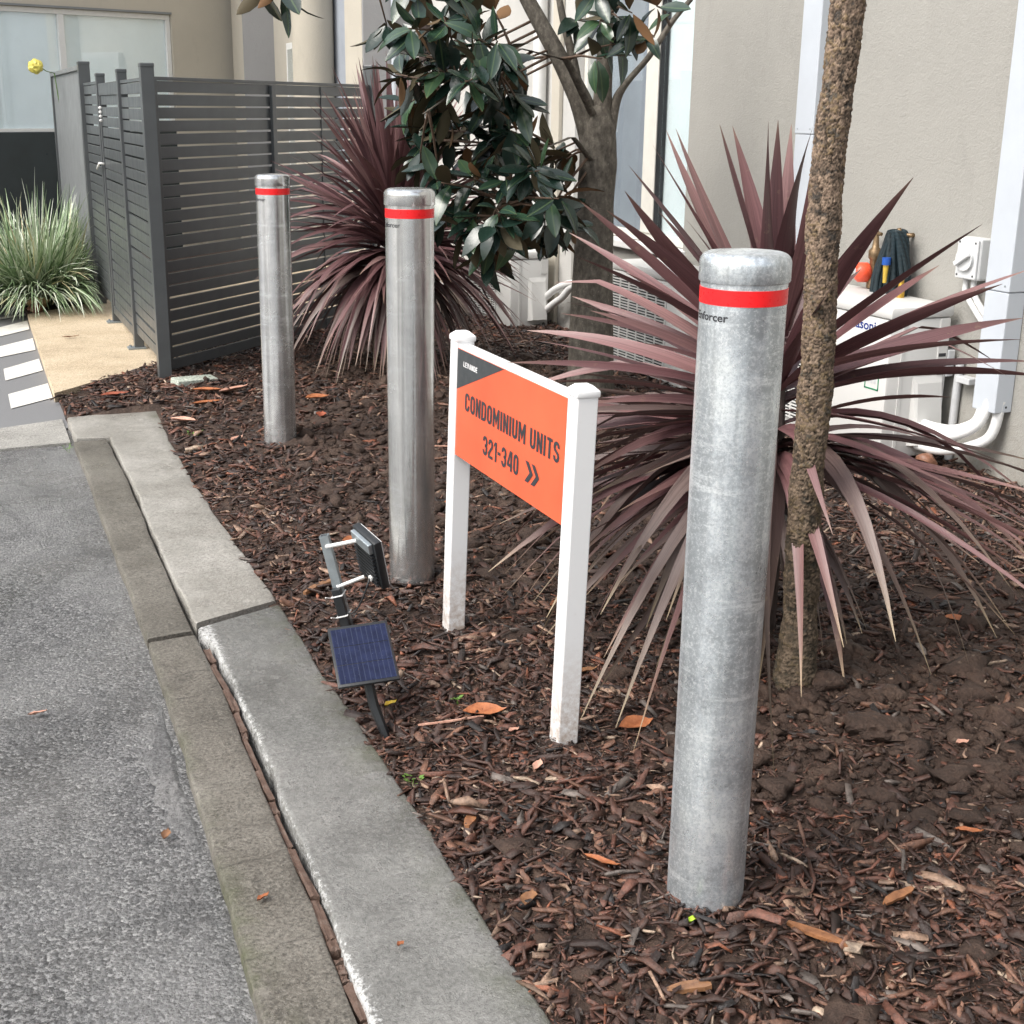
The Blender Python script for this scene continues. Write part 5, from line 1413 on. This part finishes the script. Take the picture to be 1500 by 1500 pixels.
dry_leaf(1.10, 6.42, .15, .05, .2, LO, 'orange leaf just behind the slab end below the pale block')
dry_leaf(.93, 6.10, .14, .07, -.7, LP, 'pale pink leaf lying on the far slab corner edge')
dry_leaf(.70, 6.78, .14, .06, .2, LR, 'red leaf in the mulch strip at the road end')
dry_leaf(1.09, 5.65, .09, .04, .8, LP, 'pinkish leaf in the mulch left of the farthest bollard')
dry_leaf(1.62, 6.30, .12, .06, .1, LO, 'orange red leaf to the left of the farthest bollard top of bed')
dry_leaf(1.55, 5.95, .10, .05, 1.2, LR, 'red leaf right behind the farthest bollard')
dry_leaf(1.121, 2.606, .03, .02, .3, LP, 'small pink leaf scrap left of the right sign post foot')
dry_leaf(1.43, 2.86, .07, .035, .2, LBR, 'brown leaf between the two sign posts')
dry_leaf(.822, 1.60, .06, .03, .4, LO, 'orange leaf at the very bottom edge beside the slab')
dry_leaf(1.10, 2.42, .05, .022, .9, LP, 'pale pink leaf scrap in the open mulch below the sign')
dry_leaf(1.80, 1.86, .055, .02, -.5, LO, 'thin orange bark leaf right of the nearest bollard')
dry_leaf(2.05, 2.17, .035, .02, 0, LP, 'small pale dry leaf on the soil at right')
dry_leaf(1.55, 3.30, .06, .03, .4, LO, 'orange leaf in the soil behind the left sign post')
dry_leaf(1.16, 4.10, .07, .035, .2, LO, 'orange brown leaf on the mulch between the two far bollards')
dry_leaf(1.62, 4.40, .05, .03, .2, LO, 'small orange scrap on the soil behind the middle bollard')
dry_leaf(.90, 2.86, .04, .022, .5, MAT['leaf_yellow'], 'small yellow leaf right of the solar panel stake')
dry_leaf(1.115, 1.775, .022, .013, .6, MAT['leaf_green'], 'tiny lime green leaf at the foot of the nearest bollard')
dry_leaf(.43, 2.18, .030, .016, .6, LO, 'orange leaf scrap on the kerb edge', -.022)
dry_leaf(.30, 2.52, .04, .02, 1.2, LBR, 'brown leaf scrap on the asphalt near the mortar crust', -.050)
dry_leaf(.09, 3.22, .045, .02, .2, LP, 'pale leaf scrap on the asphalt near the left edge', -.050)
dry_leaf(.62, 1.93, .016, .011, .4, LO, 'tiny orange leaf on the near slab', -.007)
dry_leaf(.66, 8.75, .10, .02, .2, LBR, 'brown sliver on the cream path', .004)
# bark pieces big enough to pick out
for i, (x, y, L, w, rz, lb) in enumerate([(1.30, 1.66, .11, .020, -1.0, 'long dark bark sliver below the nearest bollard'), (1.02, 1.62, .075, .024, -.3, 'flat pale bark piece in the lower foreground mulch'), (.96, 3.72, .16, .03, .55, 'long grey bark strip behind the floodlight'), (1.52, 1.72, .09, .018, .4, 'brown bark sliver right of the nearest bollard foot'), (.885, 2.28, .06, .022, 1.1, 'curled brown bark piece at the slab edge'), (1.0, 2.70, .16, .006, -.15, 'pale straw twig beside the solar panel'), (1.85, 5.2, .24, .006, -.5, 'thin pale twig behind the middle bollard')]):
    mb = MB(); n = 6; vs_ = []
    for k in range(n + 1):
        u = k / n - .5
        ww = w * .5 * (1 - (abs(u) * 1.7) ** 3) * (.85 + .3 * vnoise(k * 1.7, i, 3)); th_ = max(.002, w * .16)
        for a, b in ((-1, -1), (1, -1), (1, 1), (-1, 1)): vs_.append((u * L, a * ww + .04 * L * math.sin(u * 4 + i), b * th_ + .05 * L * (.25 - u * u)))
    fs_ = [(k * 4 + q, k * 4 + (q + 1) % 4, k * 4 + 4 + (q + 1) % 4, k * 4 + 4 + q) for k in range(n) for q in range(4)] + [(3, 2, 1, 0), (n * 4, n * 4 + 1, n * 4 + 2, n * 4 + 3)]
    mb.add(vs_, fs_); o = mb.build('bark_piece' if w > .01 else 'twig', MAT['bark_big'] if i not in (1, 2, 5, 6) else MAT['leaf_pink'] if i in (5, 6) else MAT['leaf_brown'])
    o.location = (x, y, float(hgt(x, y)) + .014); o.rotation_euler = (R.uniform(-.2, .2), R.uniform(-.08, .08), rz)
    tag(o, lb, 'bark' if w > .01 else 'twig', 'loose pieces on the mulch')
def lump(name, label, cat, loc, r, mat, seed, sq=(1, 1, .7), parent=None):
    bm = bmesh.new(); bmesh.ops.create_icosphere(bm, subdivisions=4 if mat is MAT['soil'] else 3, radius=1)
    rr = random.Random(seed); ph = [rr.uniform(0, 9) for _ in range(6)]
    for v in bm.verts:
        c = v.co; d = 1 + .22 * math.sin(c.x * 2.3 + ph[0]) * math.cos(c.y * 2.1 + ph[1]) + .12 * math.sin(c.z * 4.7 + ph[2] + c.x * 3) + .05 * math.sin(c.y * 11 + ph[3]) * math.sin(c.x * 9 + ph[4])
        if mat is MAT['soil']: d += .30 * float(fbm(c.x * 3 + ph[5] + c.z * 2, c.y * 3 + c.z * 2.3, seed, 4)) * 2
        v.co = Vector((c.x * sq[0], c.y * sq[1], c.z * sq[2])) * d * r
    me = bpy.data.meshes.new(name); bm.to_mesh(me); bm.free(); me.materials.append(mat)
    o = obj(name, me, None, mat is not MAT['soil']); o.location = loc
    return tag(o, label, cat)
lump('rock', 'rounded ochre rock at the corner of the lily turf', 'rock', (.555, 10.20, .05), .085, MAT['rock'], 3)
lump('rock', 'small red brown rock below the ochre rock', 'rock', (.535, 10.03, .015), .055, MAT['rock_red'], 6)
lump('stone', 'round brown clod beside the left sign post foot', 'stone', (1.245, 3.43, .012), .028, MAT['soil'], 9)
lump('stone', 'big brown soil lump left of the nearest bollard', 'stone', (1.22, 2.16, .012), .032, MAT['soil'], 12)
lump('stone', 'broad crumbly soil lump right of the corky trunk foot', 'stone', (1.92, 2.30, .012), .075, MAT['soil'], 15, (1.2, 1, .5))
lump('stone', 'dark soil lump further right on the bare soil', 'stone', (2.0, 2.05, .010), .05, MAT['soil'], 19, (1.4, .8, .5))
lump('stone', 'red brown stone at the wall corner under the air conditioner', 'stone', (3.62, 4.22, .03), .055, MAT['rock_red'], 22, (1, .8, .9))
mb = MB(); mb.box(-.12, .12, -.045, .045, -.05, .035, None, .008); o = mb.build('paver_block', MAT['block'], None, 40); o.location = (1.14, 7.0, .0); o.rotation_euler = (.12, .05, .35)
tag(o, 'pale green grey block half buried beside the fence corner post', 'block')
# yellow flower head on a wire
t = thing('flower_head', 'round yellow flower head on a thin stem above the grey fence end', 'flower', (.805, 11.97, 1.715))
bm = bmesh.new(); bmesh.ops.create_icosphere(bm, subdivisions=3, radius=.062); 
for v in bm.verts: v.co *= 1 + .16 * math.sin(v.co.x * 290 + v.co.z * 120) * math.sin(v.co.y * 270 + v.co.z * 260) - .10 * float(vnoise(v.co.x * 60, v.co.z * 60, 2))
me = bpy.data.meshes.new('bloom'); bm.to_mesh(me); bm.free(); me.materials.append(MAT['pom']); obj('bloom', me, t)
mb = MB(); mb.tube([(.05, .05, -.01), (.10, .25, -.03), (.19, .58, -.04), (.215, .62, -.3)], .004, 5); mb.build('stem', MAT['weed'], t)
# weeds
def weed(x, y, n, r, label, z=None, mat='weed'):
    t = thing('weed', label, 'weed', (x, y, float(hgt(x, y)) if z is None else z))
    rr = random.Random(int(x * 1000 + y * 77))
    for k in range(n):
        a = rr.uniform(0, 6.28); rad = rr.uniform(.1, 1) * r; h = rr.uniform(.006, .03)
        s_ = rr.uniform(.004, .009)
        mb = MB(); c = Vector((math.cos(a) * rad, math.sin(a) * rad, h)); d = Vector((math.cos(a), math.sin(a), .4)).normalized(); sd_ = d.cross(Vector((0, 0, 1))).normalized()
        mb.add([c - d * s_, c + sd_ * s_ * .7, c + d * s_, c - sd_ * s_ * .7], [(0, 1, 2, 3)]); mb.build('leaf', MAT[mat], t)
        if k % 3 == 0:
            mb = MB(); mb.tube([(0, 0, -.01), c], .0008, 4); mb.build('stem', MAT[mat], t)
weed(.835, 2.50, 16, .024, 'small bright green weed at the near slab edge')
weed(.93, 5.85, 14, .05, 'small green weed beside the far slab edge')
weed(1.05, 2.80, 7, .02, 'tiny green sprout in the mulch behind the solar panel')
weed(1.40, 6.25, 12, .05, 'green weed beside the farthest bollard')
weed(.405, 5.95, 9, .03, 'green weed in the gutter at the kerb end', -.05)
